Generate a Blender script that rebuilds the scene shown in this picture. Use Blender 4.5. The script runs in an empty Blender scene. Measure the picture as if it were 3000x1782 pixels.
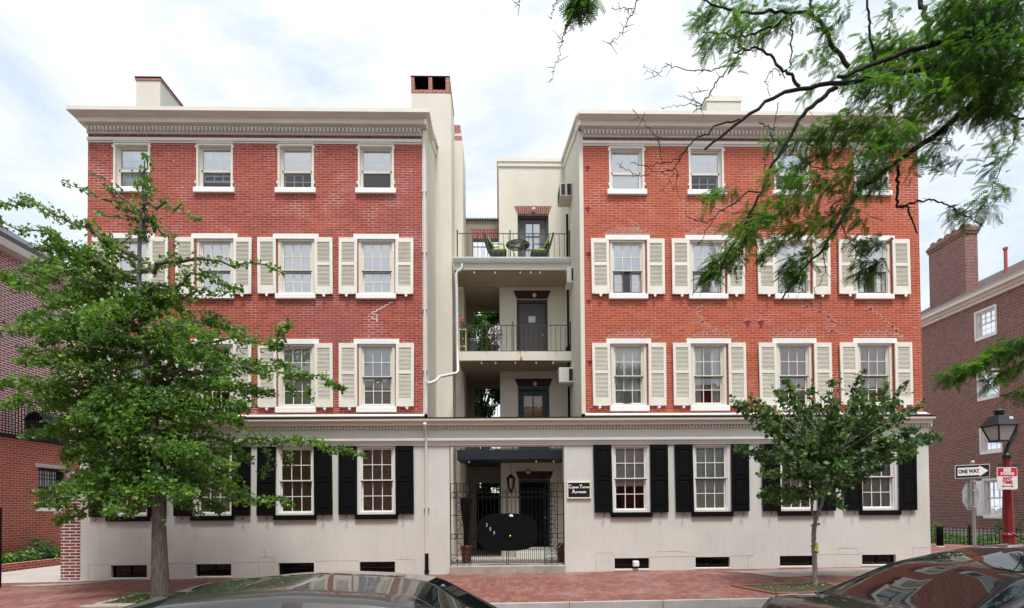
import bpy, math, random
import numpy as np
from math import radians, sin, cos, pi
from mathutils import Matrix, Vector
random.seed(7)
RNG = np.random.default_rng(11)
scene = bpy.context.scene
COL = scene.collection

# ------------------------------------------------------------ camera
FPX, DIST, EYE, PPY = 1627.0, 14.5, 1.63, 1464.7      # in pixels of a 3000 px wide picture / metres
def cam_axes(yaw, pitch, roll):
    cy, sy, cp, sp, cr, sr = cos(yaw), sin(yaw), cos(pitch), sin(pitch), cos(roll), sin(roll)
    r, f, u = np.array([1., 0, 0]), np.array([0, 1., 0]), np.array([0, 0, 1.])
    f2 = cp*f + sp*u; u2 = cp*u - sp*f
    r3 = cr*r + sr*u2; u3 = cr*u2 - sr*r
    rz = lambda v: np.array([cy*v[0]-sy*v[1], sy*v[0]+cy*v[1], v[2]])
    return rz(r3), rz(f2), rz(u3)
CR, CF, CU = cam_axes(radians(-1.29779), radians(1.08609), radians(-.46358))
cam_d = bpy.data.cameras.new('camera'); cam = bpy.data.objects.new('camera', cam_d); COL.objects.link(cam)
cam_d.sensor_fit = 'HORIZONTAL'; cam_d.sensor_width = 36.0; cam_d.lens = 36.0*FPX/3000
cam_d.shift_y = (PPY-891)/3000; cam_d.clip_end = 3000; cam_d.clip_start = .05
M = Matrix.Identity(4)
for i in range(3):
    M[i][0], M[i][1], M[i][2] = CR[i], CU[i], -CF[i]
M[0][3], M[1][3], M[2][3] = 0, -DIST, EYE
cam.matrix_world = M
scene.camera = cam
scene.view_settings.view_transform = 'Standard'; scene.view_settings.look = 'None'
scene.view_settings.exposure = 0.22; scene.view_settings.gamma = 1.0
scene.render.resolution_x = 1024; scene.render.resolution_y = 608

def at(x, y, Y=0.0):
    "the point in the vertical plane at depth Y that is seen at (x, y) of the 3000x1782 photograph"
    d = CF + CR*((x-1500)/FPX) - CU*((y-PPY)/FPX)
    t = (Y+DIST)/d[1]
    return (float(d[0]*t), float(Y), float(EYE+d[2]*t))
def gz(x, y=0.0):
    "height of the pavement: the street climbs to the right and the footway falls to the kerb"
    return 0.0072*max(-16, min(16, x)) + (0.022*y if y < 0 else 0.0)

# ------------------------------------------------------------ world and sun
SUN_EL, SUN_AZ = 67.0, 8.0       # azimuth measured from behind the camera
world = bpy.data.worlds.new('World'); scene.world = world; world.use_nodes = True
nt = world.node_tree; nt.nodes.clear()
out = nt.nodes.new('ShaderNodeOutputWorld'); bg = nt.nodes.new('ShaderNodeBackground')
sky = nt.nodes.new('ShaderNodeTexSky'); sky.sky_type = 'NISHITA'; sky.sun_disc = False
sky.sun_elevation = radians(SUN_EL); sky.sun_rotation = radians(180+SUN_AZ)
sky.air_density = 1.0; sky.dust_density = 1.5
tc = nt.nodes.new('ShaderNodeTexCoord'); mp = nt.nodes.new('ShaderNodeMapping'); mp.inputs['Scale'].default_value = (1.0, 1.3, 2.6)
mp.inputs['Rotation'].default_value = (.25, .35, .5)
n1 = nt.nodes.new('ShaderNodeTexNoise'); n1.inputs['Scale'].default_value = 2.2; n1.inputs['Detail'].default_value = 9; n1.inputs['Roughness'].default_value = .62
n1.inputs['Distortion'].default_value = .6
cr = nt.nodes.new('ShaderNodeValToRGB'); cr.color_ramp.elements[0].position = .38; cr.color_ramp.elements[0].color = (.42, .42, .42, 1)
cr.color_ramp.elements[1].position = .56; cr.color_ramp.elements[1].color = (1, 1, 1, 1)
mx = nt.nodes.new('ShaderNodeMixRGB'); mx.inputs[2].default_value = (9.0, 9.3, 9.7, 1)
sk2 = nt.nodes.new('ShaderNodeMixRGB'); sk2.blend_type = 'MIX'; sk2.inputs[0].default_value = .75; sk2.inputs[2].default_value = (5.2, 7.0, 9.2, 1)
nt.links.new(tc.outputs['Generated'], mp.inputs['Vector']); nt.links.new(mp.outputs[0], n1.inputs['Vector'])
nt.links.new(n1.outputs['Fac'], cr.inputs[0]); nt.links.new(cr.outputs[0], mx.inputs[0])
nt.links.new(sky.outputs[0], sk2.inputs[1]); nt.links.new(sk2.outputs[0], mx.inputs[1])
nt.links.new(mx.outputs[0], bg.inputs['Color']); bg.inputs['Strength'].default_value = .1
nt.links.new(bg.outputs[0], out.inputs[0])
sl = bpy.data.lights.new('sun', 'SUN'); so = bpy.data.objects.new('sun', sl); COL.objects.link(so)
sl.energy = 3.5; sl.angle = radians(15); sl.color = (1.0, .96, .9)
el, az = radians(SUN_EL), radians(SUN_AZ)
dirv = Vector((sin(az)*cos(el), -cos(az)*cos(el), sin(el)))      # towards the sun
so.rotation_euler = dirv.to_track_quat('Z', 'Y').to_euler()

# ------------------------------------------------------------ materials
MATS = {}
def new_mat(name):
    m = bpy.data.materials.new(name); m.use_nodes = True
    return m, m.node_tree, m.node_tree.nodes['Principled BSDF']
def N(t, kind, **kw):
    n = t.nodes.new(kind)
    for k, v in kw.items():
        if k in n.inputs: n.inputs[k].default_value = v
        else: setattr(n, k, v)
    return n
def obj_co(t, wallmode=False, rot=0):
    tc = N(t, 'ShaderNodeTexCoord'); src = tc.outputs['Object']
    if not wallmode: return src
    sp = N(t, 'ShaderNodeSeparateXYZ'); t.links.new(src, sp.inputs[0])
    ad = N(t, 'ShaderNodeMath', operation='ADD'); t.links.new(sp.outputs[0], ad.inputs[0]); t.links.new(sp.outputs[1], ad.inputs[1])
    cb = N(t, 'ShaderNodeCombineXYZ'); t.links.new(ad.outputs[0], cb.inputs[0]); t.links.new(sp.outputs[2], cb.inputs[1])
    return cb.outputs[0]
def noise(t, src, scale, detail=4, rough=.55, stretch=None):
    if stretch:
        mp = N(t, 'ShaderNodeMapping'); mp.inputs['Scale'].default_value = stretch; t.links.new(src, mp.inputs[0]); src = mp.outputs[0]
    n = N(t, 'ShaderNodeTexNoise', Scale=scale, Detail=detail, Roughness=rough); t.links.new(src, n.inputs['Vector']); return n.outputs['Fac']
def ramp(t, fac, stops):
    r = N(t, 'ShaderNodeValToRGB'); e = r.color_ramp.elements
    while len(e) < len(stops): e.new(.5)
    for k, (p, c) in zip(e, stops): k.position = p; k.color = (*c, 1) if len(c) == 3 else c
    t.links.new(fac, r.inputs[0]); return r.outputs[0]
def mixc(t, fac, a, b, mode='MIX'):
    m = N(t, 'ShaderNodeMixRGB', blend_type=mode)
    for i, v in ((0, fac), (1, a), (2, b)):
        if isinstance(v, (float, int)): m.inputs[i].default_value = v
        elif isinstance(v, tuple): m.inputs[i].default_value = (*v, 1)
        else: t.links.new(v, m.inputs[i])
    return m.outputs[0]
def bump(t, b, h, strength=.2, dist=.01):
    n = N(t, 'ShaderNodeBump', Strength=strength, Distance=dist); t.links.new(h, n.inputs['Height']); t.links.new(n.outputs[0], b.inputs['Normal'])
def plain(name, c, rough=.6, metal=0., var=.12, scale=6., bmp=0., spec=.5, stretch=None, fine=0.):
    m, t, b = new_mat(name)
    src = obj_co(t); f = noise(t, src, scale, 6, .6, stretch)
    lo = tuple(max(0, x*(1-var)) for x in c); hi = tuple(min(1, x*(1+var)) for x in c)
    col = ramp(t, f, [(.3, lo), (.7, hi)])
    if fine:
        g = noise(t, src, scale*22, 3, .7)
        col = mixc(t, 1., col, ramp(t, g, [(.3, (1-fine,)*3), (.7, (1+fine,)*3)]), 'MULTIPLY')
    t.links.new(col, b.inputs['Base Color'])
    b.inputs['Roughness'].default_value = rough; b.inputs['Metallic'].default_value = metal
    b.inputs['Specular IOR Level'].default_value = spec
    if bmp: bump(t, b, noise(t, src, scale*10, 4, .6), bmp, .01)
    MATS[name] = m; return m
def brick(name, c1, c2, mortar, w=.225, h=.0665, ms=.006, patch=None, wall=True, dark=None, rough=.85, mvar=None, grime=None, stain=None):
    m, t, b = new_mat(name)
    src = obj_co(t, wall)
    br = N(t, 'ShaderNodeTexBrick'); t.links.new(src, br.inputs['Vector'])
    br.inputs['Scale'].default_value = 1; br.inputs['Brick Width'].default_value = w; br.inputs['Row Height'].default_value = h
    br.inputs['Mortar Size'].default_value = ms; br.inputs['Mortar Smooth'].default_value = .2
    br.inputs['Color1'].default_value = (0, 0, 0, 1); br.inputs['Color2'].default_value = (1, 1, 1, 1); br.inputs['Mortar'].default_value = (.5, .5, .5, 1)
    stops = [(.15, c1), (.85, c2)]
    if dark: stops = [(.0, dark), (.13, dark), (.15, c1), (.9, c2)]
    bc = ramp(t, br.outputs['Color'], stops)
    if dark:
        for e in t.nodes:
            if e.type == 'VALTORGB': pass
    f = noise(t, src, .9, 6, .6)
    bc = mixc(t, ramp(t, f, [(.38, (0, 0, 0)), (.66, (1, 1, 1))]), bc, mixc(t, 1., bc, patch or (1.12, 1.0, .9), 'MULTIPLY'))
    f2 = noise(t, src, 28, 3, .6)
    bc = mixc(t, 1., bc, ramp(t, f2, [(.3, (.84, .84, .84)), (.7, (1.14, 1.14, 1.14))]), 'MULTIPLY')
    if grime:
        gb = noise(t, src, .8, 7, .7, (.6, 1.2, 1)); bc = mixc(t, ramp(t, gb, [(.56, (0, 0, 0)), (.78, (.42, .42, .42))]), bc, (.60, .40, .38))
    if grime:
        g = noise(t, src, .55, 5, .65, (1, .5, 1)); bc = mixc(t, ramp(t, g, [(.5, (0, 0, 0)), (.72, (.75, .75, .75))]), bc, grime)
    mc = mortar
    if mvar:
        g = noise(t, src, 1.3, 5, .6); mc = mixc(t, ramp(t, g, [(.52, (0, 0, 0)), (.68, (1, 1, 1))]), mortar, mvar)
    col = mixc(t, br.outputs['Fac'], bc, mc)
    t.links.new(col, b.inputs['Base Color']); b.inputs['Roughness'].default_value = rough
    inv = N(t, 'ShaderNodeMath', operation='SUBTRACT'); inv.inputs[0].default_value = 1; t.links.new(br.outputs['Fac'], inv.inputs[1])
    bump(t, b, inv.outputs[0], .35, .006)
    MATS[name] = m; return m
def glass(name, boost=.06, tint=(.96, .975, .97), rough=.0):
    m = bpy.data.materials.new(name); m.use_nodes = True; t = m.node_tree; t.nodes.clear()
    o = N(t, 'ShaderNodeOutputMaterial'); tr = N(t, 'ShaderNodeBsdfTransparent', Color=(*tint, 1)); gl = N(t, 'ShaderNodeBsdfGlossy', Roughness=rough, Color=(1, 1, 1, 1))
    fr = N(t, 'ShaderNodeFresnel', IOR=1.5); ad = N(t, 'ShaderNodeMath', operation='ADD'); ad.inputs[1].default_value = boost
    mi = N(t, 'ShaderNodeMixShader'); t.links.new(fr.outputs[0], ad.inputs[0]); t.links.new(ad.outputs[0], mi.inputs[0])
    nb = N(t, 'ShaderNodeBump', Strength=.25, Distance=.01); t.links.new(noise(t, obj_co(t), 2.2, 2, .5), nb.inputs['Height']); t.links.new(nb.outputs[0], gl.inputs['Normal'])
    t.links.new(tr.outputs[0], mi.inputs[1]); t.links.new(gl.outputs[0], mi.inputs[2]); t.links.new(mi.outputs[0], o.inputs[0])
    MATS[name] = m; return m
def leaf(name, c1, c2, transl=.35, rough=.45, spec=.4, c3=None):
    m = bpy.data.materials.new(name); m.use_nodes = True; t = m.node_tree; b = t.nodes['Principled BSDF']; o = t.nodes['Material Output']
    geo = N(t, 'ShaderNodeNewGeometry'); src = obj_co(t)
    wn = N(t, 'ShaderNodeTexWhiteNoise', noise_dimensions='3D')
    isl = geo.outputs['Random Per Island']
    f = noise(t, src, 1.6, 3, .6)
    st = [(0., c1), (.8, c2)] + ([(1., c3)] if c3 else [])
    col = ramp(t, isl, st)
    col = mixc(t, 1., col, ramp(t, f, [(.35, (.62, .68, .80)), (.65, (1.35, 1.28, .95))]), 'MULTIPLY')
    t.links.new(col, b.inputs['Base Color']); b.inputs['Roughness'].default_value = rough; b.inputs['Specular IOR Level'].default_value = spec
    tl = N(t, 'ShaderNodeBsdfTranslucent'); t.links.new(mixc(t, 1., col, (1.3, 1.5, .6), 'MULTIPLY'), tl.inputs[0])
    mi = N(t, 'ShaderNodeMixShader'); mi.inputs[0].default_value = transl
    t.links.new(b.outputs[0], mi.inputs[1]); t.links.new(tl.outputs[0], mi.inputs[2]); t.links.new(mi.outputs[0], o.inputs[0])
    MATS[name] = m; return m

brick('brick_left', (.26, .040, .030), (.375, .068, .043), (.46, .21, .165), ms=.0078, patch=(1.15, 1.05, .85), mvar=(.68, .50, .47), grime=(.31, .075, .078))
brick('brick_right', (.365, .053, .026), (.470, .084, .038), (.51, .235, .155), ms=.0078, patch=(1.05, 1.15, .95), mvar=(.68, .42, .34), grime=(.42, .075, .058))
brick('brick_flue', (.30, .09, .07), (.40, .12, .10), (.55, .40, .35), ms=.008, w=.2)
brick('brick_house_right', (.11, .036, .028), (.22, .078, .062), (.42, .33, .29), w=.215, h=.075, ms=.010, patch=(1.1, .85, .8))
brick('brick_house_left', (.17, .042, .042), (.25, .065, .06), (.74, .66, .66), w=.30, h=.088, ms=.018)
brick('brick_wing', (.25, .048, .026), (.34, .070, .040), (.46, .31, .26), w=.26, h=.082, ms=.009)
brick('brick_pier', (.17, .04, .038), (.26, .065, .055), (.70, .62, .60), w=.30, h=.08, ms=.014)
# footway pavers
def pavers():
    m, t, b = new_mat('footway_brick')
    src = obj_co(t); mp = N(t, 'ShaderNodeMapping'); mp.inputs['Rotation'].default_value = (0, 0, radians(90)); t.links.new(src, mp.inputs[0])
    br = N(t, 'ShaderNodeTexBrick'); t.links.new(mp.outputs[0], br.inputs['Vector'])
    for k, v in (('Scale', 1), ('Brick Width', .21), ('Row Height', .105), ('Mortar Size', .005), ('Mortar Smooth', .3)): br.inputs[k].default_value = v
    br.inputs['Color1'].default_value = (0, 0, 0, 1); br.inputs['Color2'].default_value = (1, 1, 1, 1); br.inputs['Mortar'].default_value = (.5, .5, .5, 1)
    bc = ramp(t, br.outputs['Color'], [(.0, (.10, .085, .085)), (.05, (.12, .10, .10)), (.07, (.17, .062, .05)), (.5, (.22, .08, .062)), (1., (.28, .112, .088))])
    g = noise(t, src, .8, 6, .65); bc = mixc(t, ramp(t, g, [(.50, (0, 0, 0)), (.74, (.7, .7, .7))]), bc, (.36, .25, .235))
    g2 = noise(t, src, 14, 4, .6); bc = mixc(t, 1., bc, ramp(t, g2, [(.3, (.82, .82, .82)), (.7, (1.15, 1.15, 1.15))]), 'MULTIPLY')
    col = mixc(t, br.outputs['Fac'], bc, (.16, .085, .07))
    t.links.new(col, b.inputs['Base Color']); b.inputs['Roughness'].default_value = .85
    inv = N(t, 'ShaderNodeMath', operation='SUBTRACT'); inv.inputs[0].default_value = 1; t.links.new(br.outputs['Fac'], inv.inputs[1])
    bump(t, b, inv.outputs[0], .4, .006); MATS['footway_brick'] = m
pavers()
plain('stucco_upper', (.73, .695, .60), .9, var=.07, scale=1.1, bmp=.25, fine=.05, stretch=(1, 1, .45))
def stucco_lower():
    m, t, b = new_mat('stucco_lower'); src = obj_co(t)
    col = ramp(t, noise(t, src, .7, 7, .62), [(.3, (.60, .598, .558)), (.7, (.70, .698, .655))])
    g = noise(t, src, 24, 4, .7); col = mixc(t, 1., col, ramp(t, g, [(.3, (.94,)*3), (.7, (1.05,)*3)]), 'MULTIPLY')
    g = noise(t, src, 2.6, 6, .65, (3.2, 1, .35)); col = mixc(t, 1., col, ramp(t, g, [(.46, (1, 1, 1)), (.66, (.97, .965, .955)), (.82, (.92, .905, .88))]), 'MULTIPLY')
    col = mixc(t, ramp(t, noise(t, src, 1.1, 7, .7, (1, 1, 1.6)), [(.60, (0, 0, 0)), (.80, (.4, .4, .4))]), col, (.44, .40, .36))
    t.links.new(col, b.inputs['Base Color']); b.inputs['Roughness'].default_value = .9; bump(t, b, noise(t, src, 45, 4, .7), .35, .01); MATS['stucco_lower'] = m
stucco_lower()
plain('trim', (.78, .745, .66), .55, var=.05, scale=2, fine=.03)
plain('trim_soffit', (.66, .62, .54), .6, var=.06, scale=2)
plain('lower_trim', (.71, .695, .63), .6, var=.05, scale=1.5, fine=.03)
plain('white_paint', (.88, .875, .85), .5, var=.04, scale=5, fine=.04)
plain('window_cream', (.76, .73, .64), .5, var=.05, scale=5)
plain('window_white', (.80, .785, .76), .45, var=.05, scale=5)
plain('shutter_cream', (.84, .81, .72), .55, var=.05, scale=4, fine=.04)
plain('louvre_cream', (.80, .77, .67), .6, var=.05, scale=4)
plain('black_paint', (.005, .0055, .006), .5, var=.25, scale=4, spec=.12)
plain('black_iron', (.008, .008, .009), .6, var=.3, scale=9, spec=.15)
plain('rail_iron', (.055, .052, .050), .6, var=.3, scale=9)
plain('blind_white', (.90, .91, .93), .8, var=.04, scale=3)
plain('blind_grey', (.90, .90, .87), .8, var=.05, scale=3)
plain('blind_wood', (.36, .225, .155), .6, var=.1, scale=3)
plain('blind_green', (.60, .62, .54), .8, var=.05, scale=3)
plain('shade_orange', (.42, .25, .17), .8, var=.12, scale=3)
plain('curtain_white', (.93, .93, .91), .9, var=.08, scale=4)
plain('screen_grey', (.045, .045, .047), .8, var=.2, scale=3)
plain('dark_room', (.012, .012, .012), .9, var=.2)
plain('room', (.10, .09, .08), .9, var=.2, scale=1)
plain('dark_basement', (.010, .010, .011), .7, var=.3, scale=4)
plain('granite', (.36, .32, .29), .85, var=.22, scale=4, bmp=.4, fine=.18)
plain('kerb', (.42, .40, .38), .85, var=.18, scale=3, bmp=.4, fine=.15)
plain('worn_patch', (.33, .27, .25), .9, var=.16, scale=1.6, bmp=.3, fine=.15)
plain('concrete', (.44, .41, .39), .9, var=.10, scale=1.4, bmp=.3, fine=.10)
plain('asphalt', (.13, .13, .135), .9, var=.14, scale=1.5, bmp=.5, fine=.25)
plain('marble', (.68, .68, .66), .4, var=.06, scale=2)
plain('roofing', (.16, .16, .16), .9, var=.2, scale=2)
plain('slate', (.085, .092, .105), .8, var=.2, scale=5, fine=.25)
plain('door_paint', (.10, .098, .095), .5, var=.14, scale=1.5)
plain('door_green', (.035, .055, .062), .5, var=.2, scale=2)
plain('brown_brick_soffit', (.06, .035, .03), .9, var=.2)
plain('beam_blue', (.014, .022, .032), .5, var=.2, scale=2)
plain('galvanised', (.62, .63, .64), .4, metal=.5, var=.08, scale=3)
plain('gutter_white', (.72, .73, .74), .4, var=.06, scale=3)
plain('pipe_cream', (.72, .69, .62), .5, var=.06, scale=3)
plain('anchor_red', (.42, .085, .08), .6, var=.15, scale=9)
plain('ac_body', (.70, .70, .67), .5, var=.05, scale=5)
plain('ac_tan', (.50, .47, .42), .5, var=.05, scale=5)
plain('lamp_red', (.20, .012, .014), .45, var=.15, scale=5)
plain('lamp_black', (.014, .018, .022), .4, var=.2, scale=5)
plain('lamp_glass', (.52, .48, .44), .3, var=.05, scale=5)
plain('sign_back', (.42, .43, .41), .35, metal=.7, var=.25, scale=5)
plain('sign_white', (.80, .80, .80), .4, var=.03)
plain('sign_black', (.010, .010, .012), .4, var=.1)
plain('sign_red', (.60, .02, .03), .4, var=.05)
plain('brass', (.60, .40, .08), .3, metal=.9, var=.1)
plain('bulb', (.85, .84, .80), .2, var=.03)
plain('cushion_green', (.22, .40, .05), .9, var=.1)
plain('dark_wicker', (.03, .03, .032), .7, var=.2)
plain('edging_brick', (.24, .095, .06), .8, var=.2, scale=8)
plain('terracotta', (.30, .12, .06), .8, var=.1)
plain('wood_yellow', (.66, .60, .38), .6, var=.08)
plain('pot_dark', (.03, .03, .035), .6, var=.1)
plain('flower_red', (.75, .02, .04), .6, var=.1)
plain('tape_yellow', (.78, .66, .02), .5, var=.08)
plain('rust', (.45, .17, .05), .9, var=.2)
plain('mail_blue', (.30, .42, .52), .5, var=.08)
plain('steps_red', (.20, .05, .035), .8, var=.2)
plain('soil', (.06, .045, .035), .95, var=.3, scale=8, bmp=.5)
plain('tyre', (.015, .015, .015), .85, var=.2)
plain('rim', (.55, .56, .57), .3, metal=.9, var=.05)
plain('tail_red', (.45, .01, .015), .15, var=.1)
plain('lens_clear', (.75, .76, .78), .1, var=.03)
plain('bark_ginkgo', (.135, .115, .098), .95, var=.5, scale=9, bmp=1.0, stretch=(3, 3, .5), fine=.2)
plain('bark_maple', (.27, .25, .235), .9, var=.25, scale=12, bmp=.6, stretch=(2, 2, .6), fine=.15)
plain('bark_locust', (.022, .018, .017), .95, var=.35, scale=12, bmp=.8)
plain('bark_far', (.07, .06, .05), .95, var=.3, scale=8)
leaf('leaf_ginkgo', (.062, .150, .030), (.150, .275, .055), .45, c3=(.24, .34, .08))
leaf('leaf_maple', (.036, .088, .032), (.085, .16, .050), .36, c3=(.14, .22, .06))
leaf('leaf_locust', (.048, .115, .030), (.105, .205, .048), .52)
leaf('leaf_far', (.03, .09, .012), (.09, .20, .03), .4)
leaf('leaf_low', (.05, .13, .02), (.12, .26, .04), .3)
leaf('leaf_red', (.10, .03, .02), (.22, .07, .03), .3)
glass('glass', .05); glass('glass_mid', .15); glass('glass_sky', .42, (.95, .97, .98)); glass('glass_dark', -.02, (.6, .6, .6)); glass('glass_table', .10, (.7, .8, .8))
def paint(name, c, metal, rough, coat=1.):
    m, t, b = new_mat(name); b.inputs['Base Color'].default_value = (*c, 1); b.inputs['Metallic'].default_value = metal; b.inputs['Roughness'].default_value = rough
    f = noise(t, obj_co(t), 400, 2, .5); t.links.new(ramp(t, f, [(.3, tuple(x*.8 for x in c)), (.7, tuple(min(1, x*1.25) for x in c))]), b.inputs['Base Color'])
    b.inputs['Coat Weight'].default_value = coat; b.inputs['Coat Roughness'].default_value = .02; MATS[name] = m
paint('paint_grey', (.035, .034, .032), .4, .40); paint('paint_black', (.006, .006, .007), .1, .3)
paint('car_glass', (.006, .010, .011), 0., .02, .0); paint('car_trim', (.01, .01, .01), 0., .5, .2)
# ------------------------------------------------------------ mesh helpers
def root_of(o):
    while o.parent: o = o.parent
    return o
class MB:
    def __init__(s): s.v = []; s.f = []; s.sm = []
    def add(s, vs, fs, smooth=False):
        b = len(s.v); s.v += [tuple(map(float, v)) for v in vs]; s.f += [tuple(b+i for i in f) for f in fs]; s.sm += [smooth]*len(fs); return s
    def box(s, x0, x1, y0, y1, z0, z1, bv=0.0):
        if x0 > x1: x0, x1 = x1, x0
        if y0 > y1: y0, y1 = y1, y0
        if z0 > z1: z0, z1 = z1, z0
        if bv:
            b = min(bv, (x1-x0)*.45, (y1-y0)*.45, (z1-z0)*.45)
            # chamfered box: 24 vertices
            V = []; idx = {}
            for sx in (0, 1):
                for sy in (0, 1):
                    for sz in (0, 1):
                        X, Y, Z = (x0, x1)[sx], (y0, y1)[sy], (z0, z1)[sz]
                        dx, dy, dz = b*(1-2*sx), b*(1-2*sy), b*(1-2*sz)
                        for k, p in enumerate(((X, Y+dy, Z+dz), (X+dx, Y, Z+dz), (X+dx, Y+dy, Z))):
                            idx[(sx, sy, sz, k)] = len(V); V.append(p)
            F = []
            g = lambda a, b_, c, k: idx[(a, b_, c, k)]
            F += [(g(0,0,0,0), g(0,0,1,0), g(0,1,1,0), g(0,1,0,0)), (g(1,0,0,0), g(1,1,0,0), g(1,1,1,0), g(1,0,1,0))]
            F += [(g(0,0,0,1), g(1,0,0,1), g(1,0,1,1), g(0,0,1,1)), (g(0,1,0,1), g(0,1,1,1), g(1,1,1,1), g(1,1,0,1))]
            F += [(g(0,0,0,2), g(0,1,0,2), g(1,1,0,2), g(1,0,0,2)), (g(0,0,1,2), g(1,0,1,2), g(1,1,1,2), g(0,1,1,2))]
            for a in (0, 1):
                for c in (0, 1):
                    F.append((g(a, c, 0, 0), g(a, c, 1, 0), g(a, c, 1, 1), g(a, c, 0, 1)))
                    F.append((g(a, 0, c, 0), g(a, 1, c, 0), g(a, 1, c, 2), g(a, 0, c, 2)))
                    F.append((g(0, a, c, 1), g(1, a, c, 1), g(1, a, c, 2), g(0, a, c, 2)))
                    for e in (0, 1): F.append((g(a, c, e, 0), g(a, c, e, 1), g(a, c, e, 2)))
            return s.add(V, F)
        V = [(x0,y0,z0),(x1,y0,z0),(x1,y1,z0),(x0,y1,z0),(x0,y0,z1),(x1,y0,z1),(x1,y1,z1),(x0,y1,z1)]
        return s.add(V, [(0,3,2,1),(4,5,6,7),(0,1,5,4),(1,2,6,5),(2,3,7,6),(3,0,4,7)])
    def prism(s, pts, axis, a, b):
        "extrude a closed 2-D outline along axis 'x', 'y' or 'z' from a to b"
        n = len(pts)
        def P(p, t): return {'x': (t, p[0], p[1]), 'y': (p[0], t, p[1]), 'z': (p[0], p[1], t)}[axis]
        V = [P(p, a) for p in pts] + [P(p, b) for p in pts]
        F = [tuple(range(n))[::-1], tuple(range(n, 2*n))] + [(i, (i+1) % n, n+(i+1) % n, n+i) for i in range(n)]
        return s.add(V, F)
    def rings(s, rg, cap=True):
        "stack of rectangles (x0, x1, y0, y1, z)"
        V = []; F = []
        for (x0, x1, y0, y1, z) in rg: V += [(x0,y0,z),(x1,y0,z),(x1,y1,z),(x0,y1,z)]
        for k in range(len(rg)-1):
            for i in range(4): F.append((4*k+i, 4*k+(i+1) % 4, 4*k+4+(i+1) % 4, 4*k+4+i))
        if cap: F += [(3,2,1,0), tuple(4*(len(rg)-1)+i for i in range(4))]
        return s.add(V, F)
    def tube(s, pts, r, n=8, cap=True, smooth=True):
        pts = [np.array(p, float) for p in pts]
        if not hasattr(r, '__len__'): r = [r]*len(pts)
        V = []; F = []; up = None
        for i, p in enumerate(pts):
            t = pts[min(i+1, len(pts)-1)] - pts[max(i-1, 0)]; L = np.linalg.norm(t); t = t/(L if L > 1e-9 else 1)
            if up is None:
                a = np.array([0, 0, 1.]) if abs(t[2]) < .9 else np.array([1., 0, 0]); up = np.cross(np.cross(t, a), t)
            up = up - t*np.dot(up, t); up = up/(np.linalg.norm(up)+1e-9); sd = np.cross(t, up)
            for k in range(n):
                a = 2*pi*k/n; V.append(p + r[i]*(cos(a)*up + sin(a)*sd))
        for i in range(len(pts)-1):
            for k in range(n): F.append((i*n+k, i*n+(k+1) % n, (i+1)*n+(k+1) % n, (i+1)*n+k))
        s.add(V, F, smooth)
        if cap: s.add(V[:n], [tuple(range(n))[::-1]]); s.add(V[-n:], [tuple(range(n))])
        return s
    def lathe(s, cx, cy, prof, n=20, smooth=True):
        V = []; F = []
        for (r, z) in prof:
            for k in range(n): V.append((cx+r*cos(2*pi*k/n), cy+r*sin(2*pi*k/n), z))
        for i in range(len(prof)-1):
            for k in range(n): F.append((i*n+k, i*n+(k+1) % n, (i+1)*n+(k+1) % n, (i+1)*n+k))
        F += [tuple(range(n))[::-1], tuple(range((len(prof)-1)*n, len(prof)*n))]
        return s.add(V, F, smooth)
    def ball(s, c, r, n=10, sq=(1, 1, 1)):
        V = []; F = []; m = n//2+1
        for i in range(m+1):
            th = pi*i/m
            for k in range(n): V.append((c[0]+sq[0]*r*sin(th)*cos(2*pi*k/n), c[1]+sq[1]*r*sin(th)*sin(2*pi*k/n), c[2]+sq[2]*r*cos(th)))
        for i in range(m):
            for k in range(n): F.append((i*n+k, i*n+(k+1) % n, (i+1)*n+(k+1) % n, (i+1)*n+k))
        return s.add(V, F, True)
    def grid(s, P, nu, nv, smooth=True):
        V = [P(i/nu, j/nv) for i in range(nu+1) for j in range(nv+1)]
        return s.add(V, [(i*(nv+1)+j, (i+1)*(nv+1)+j, (i+1)*(nv+1)+j+1, i*(nv+1)+j+1) for i in range(nu) for j in range(nv)], smooth)
    def ring(s, c, r, rt, n=20, plane='xz'):
        pts = []
        for k in range(n+1):
            a = 2*pi*k/n
            pts.append((c[0]+r*cos(a), c[1], c[2]+r*sin(a)) if plane == 'xz' else (c[0]+r*cos(a), c[1]+r*sin(a), c[2]))
        return s.tube(pts, rt, 5, False)
    def build(s, name, mat, parent=None, loc=None):
        me = bpy.data.meshes.new(name)
        off = np.array(root_of(parent).location) if parent else np.array(loc if loc is not None else (0, 0, 0), float)
        me.from_pydata([tuple(np.array(v)-off) for v in s.v], [], s.f)
        me.polygons.foreach_set('use_smooth', s.sm)
        me.materials.append(MATS[mat]); me.update()
        o = bpy.data.objects.new(name, me); COL.objects.link(o)
        if parent: o.parent = parent
        else: o.location = off
        return o
def tag(o, label, cat, group=None):
    o['label'] = label; o['category'] = cat
    if group: o['group'] = group
    return o
def struct(o, kind='structure'): o['kind'] = kind; return o
def thing(name, loc, label, cat, group=None):
    o = bpy.data.objects.new(name, None); COL.objects.link(o); o.location = loc; o.empty_display_size = .2
    return tag(o, label, cat, group)
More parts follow.
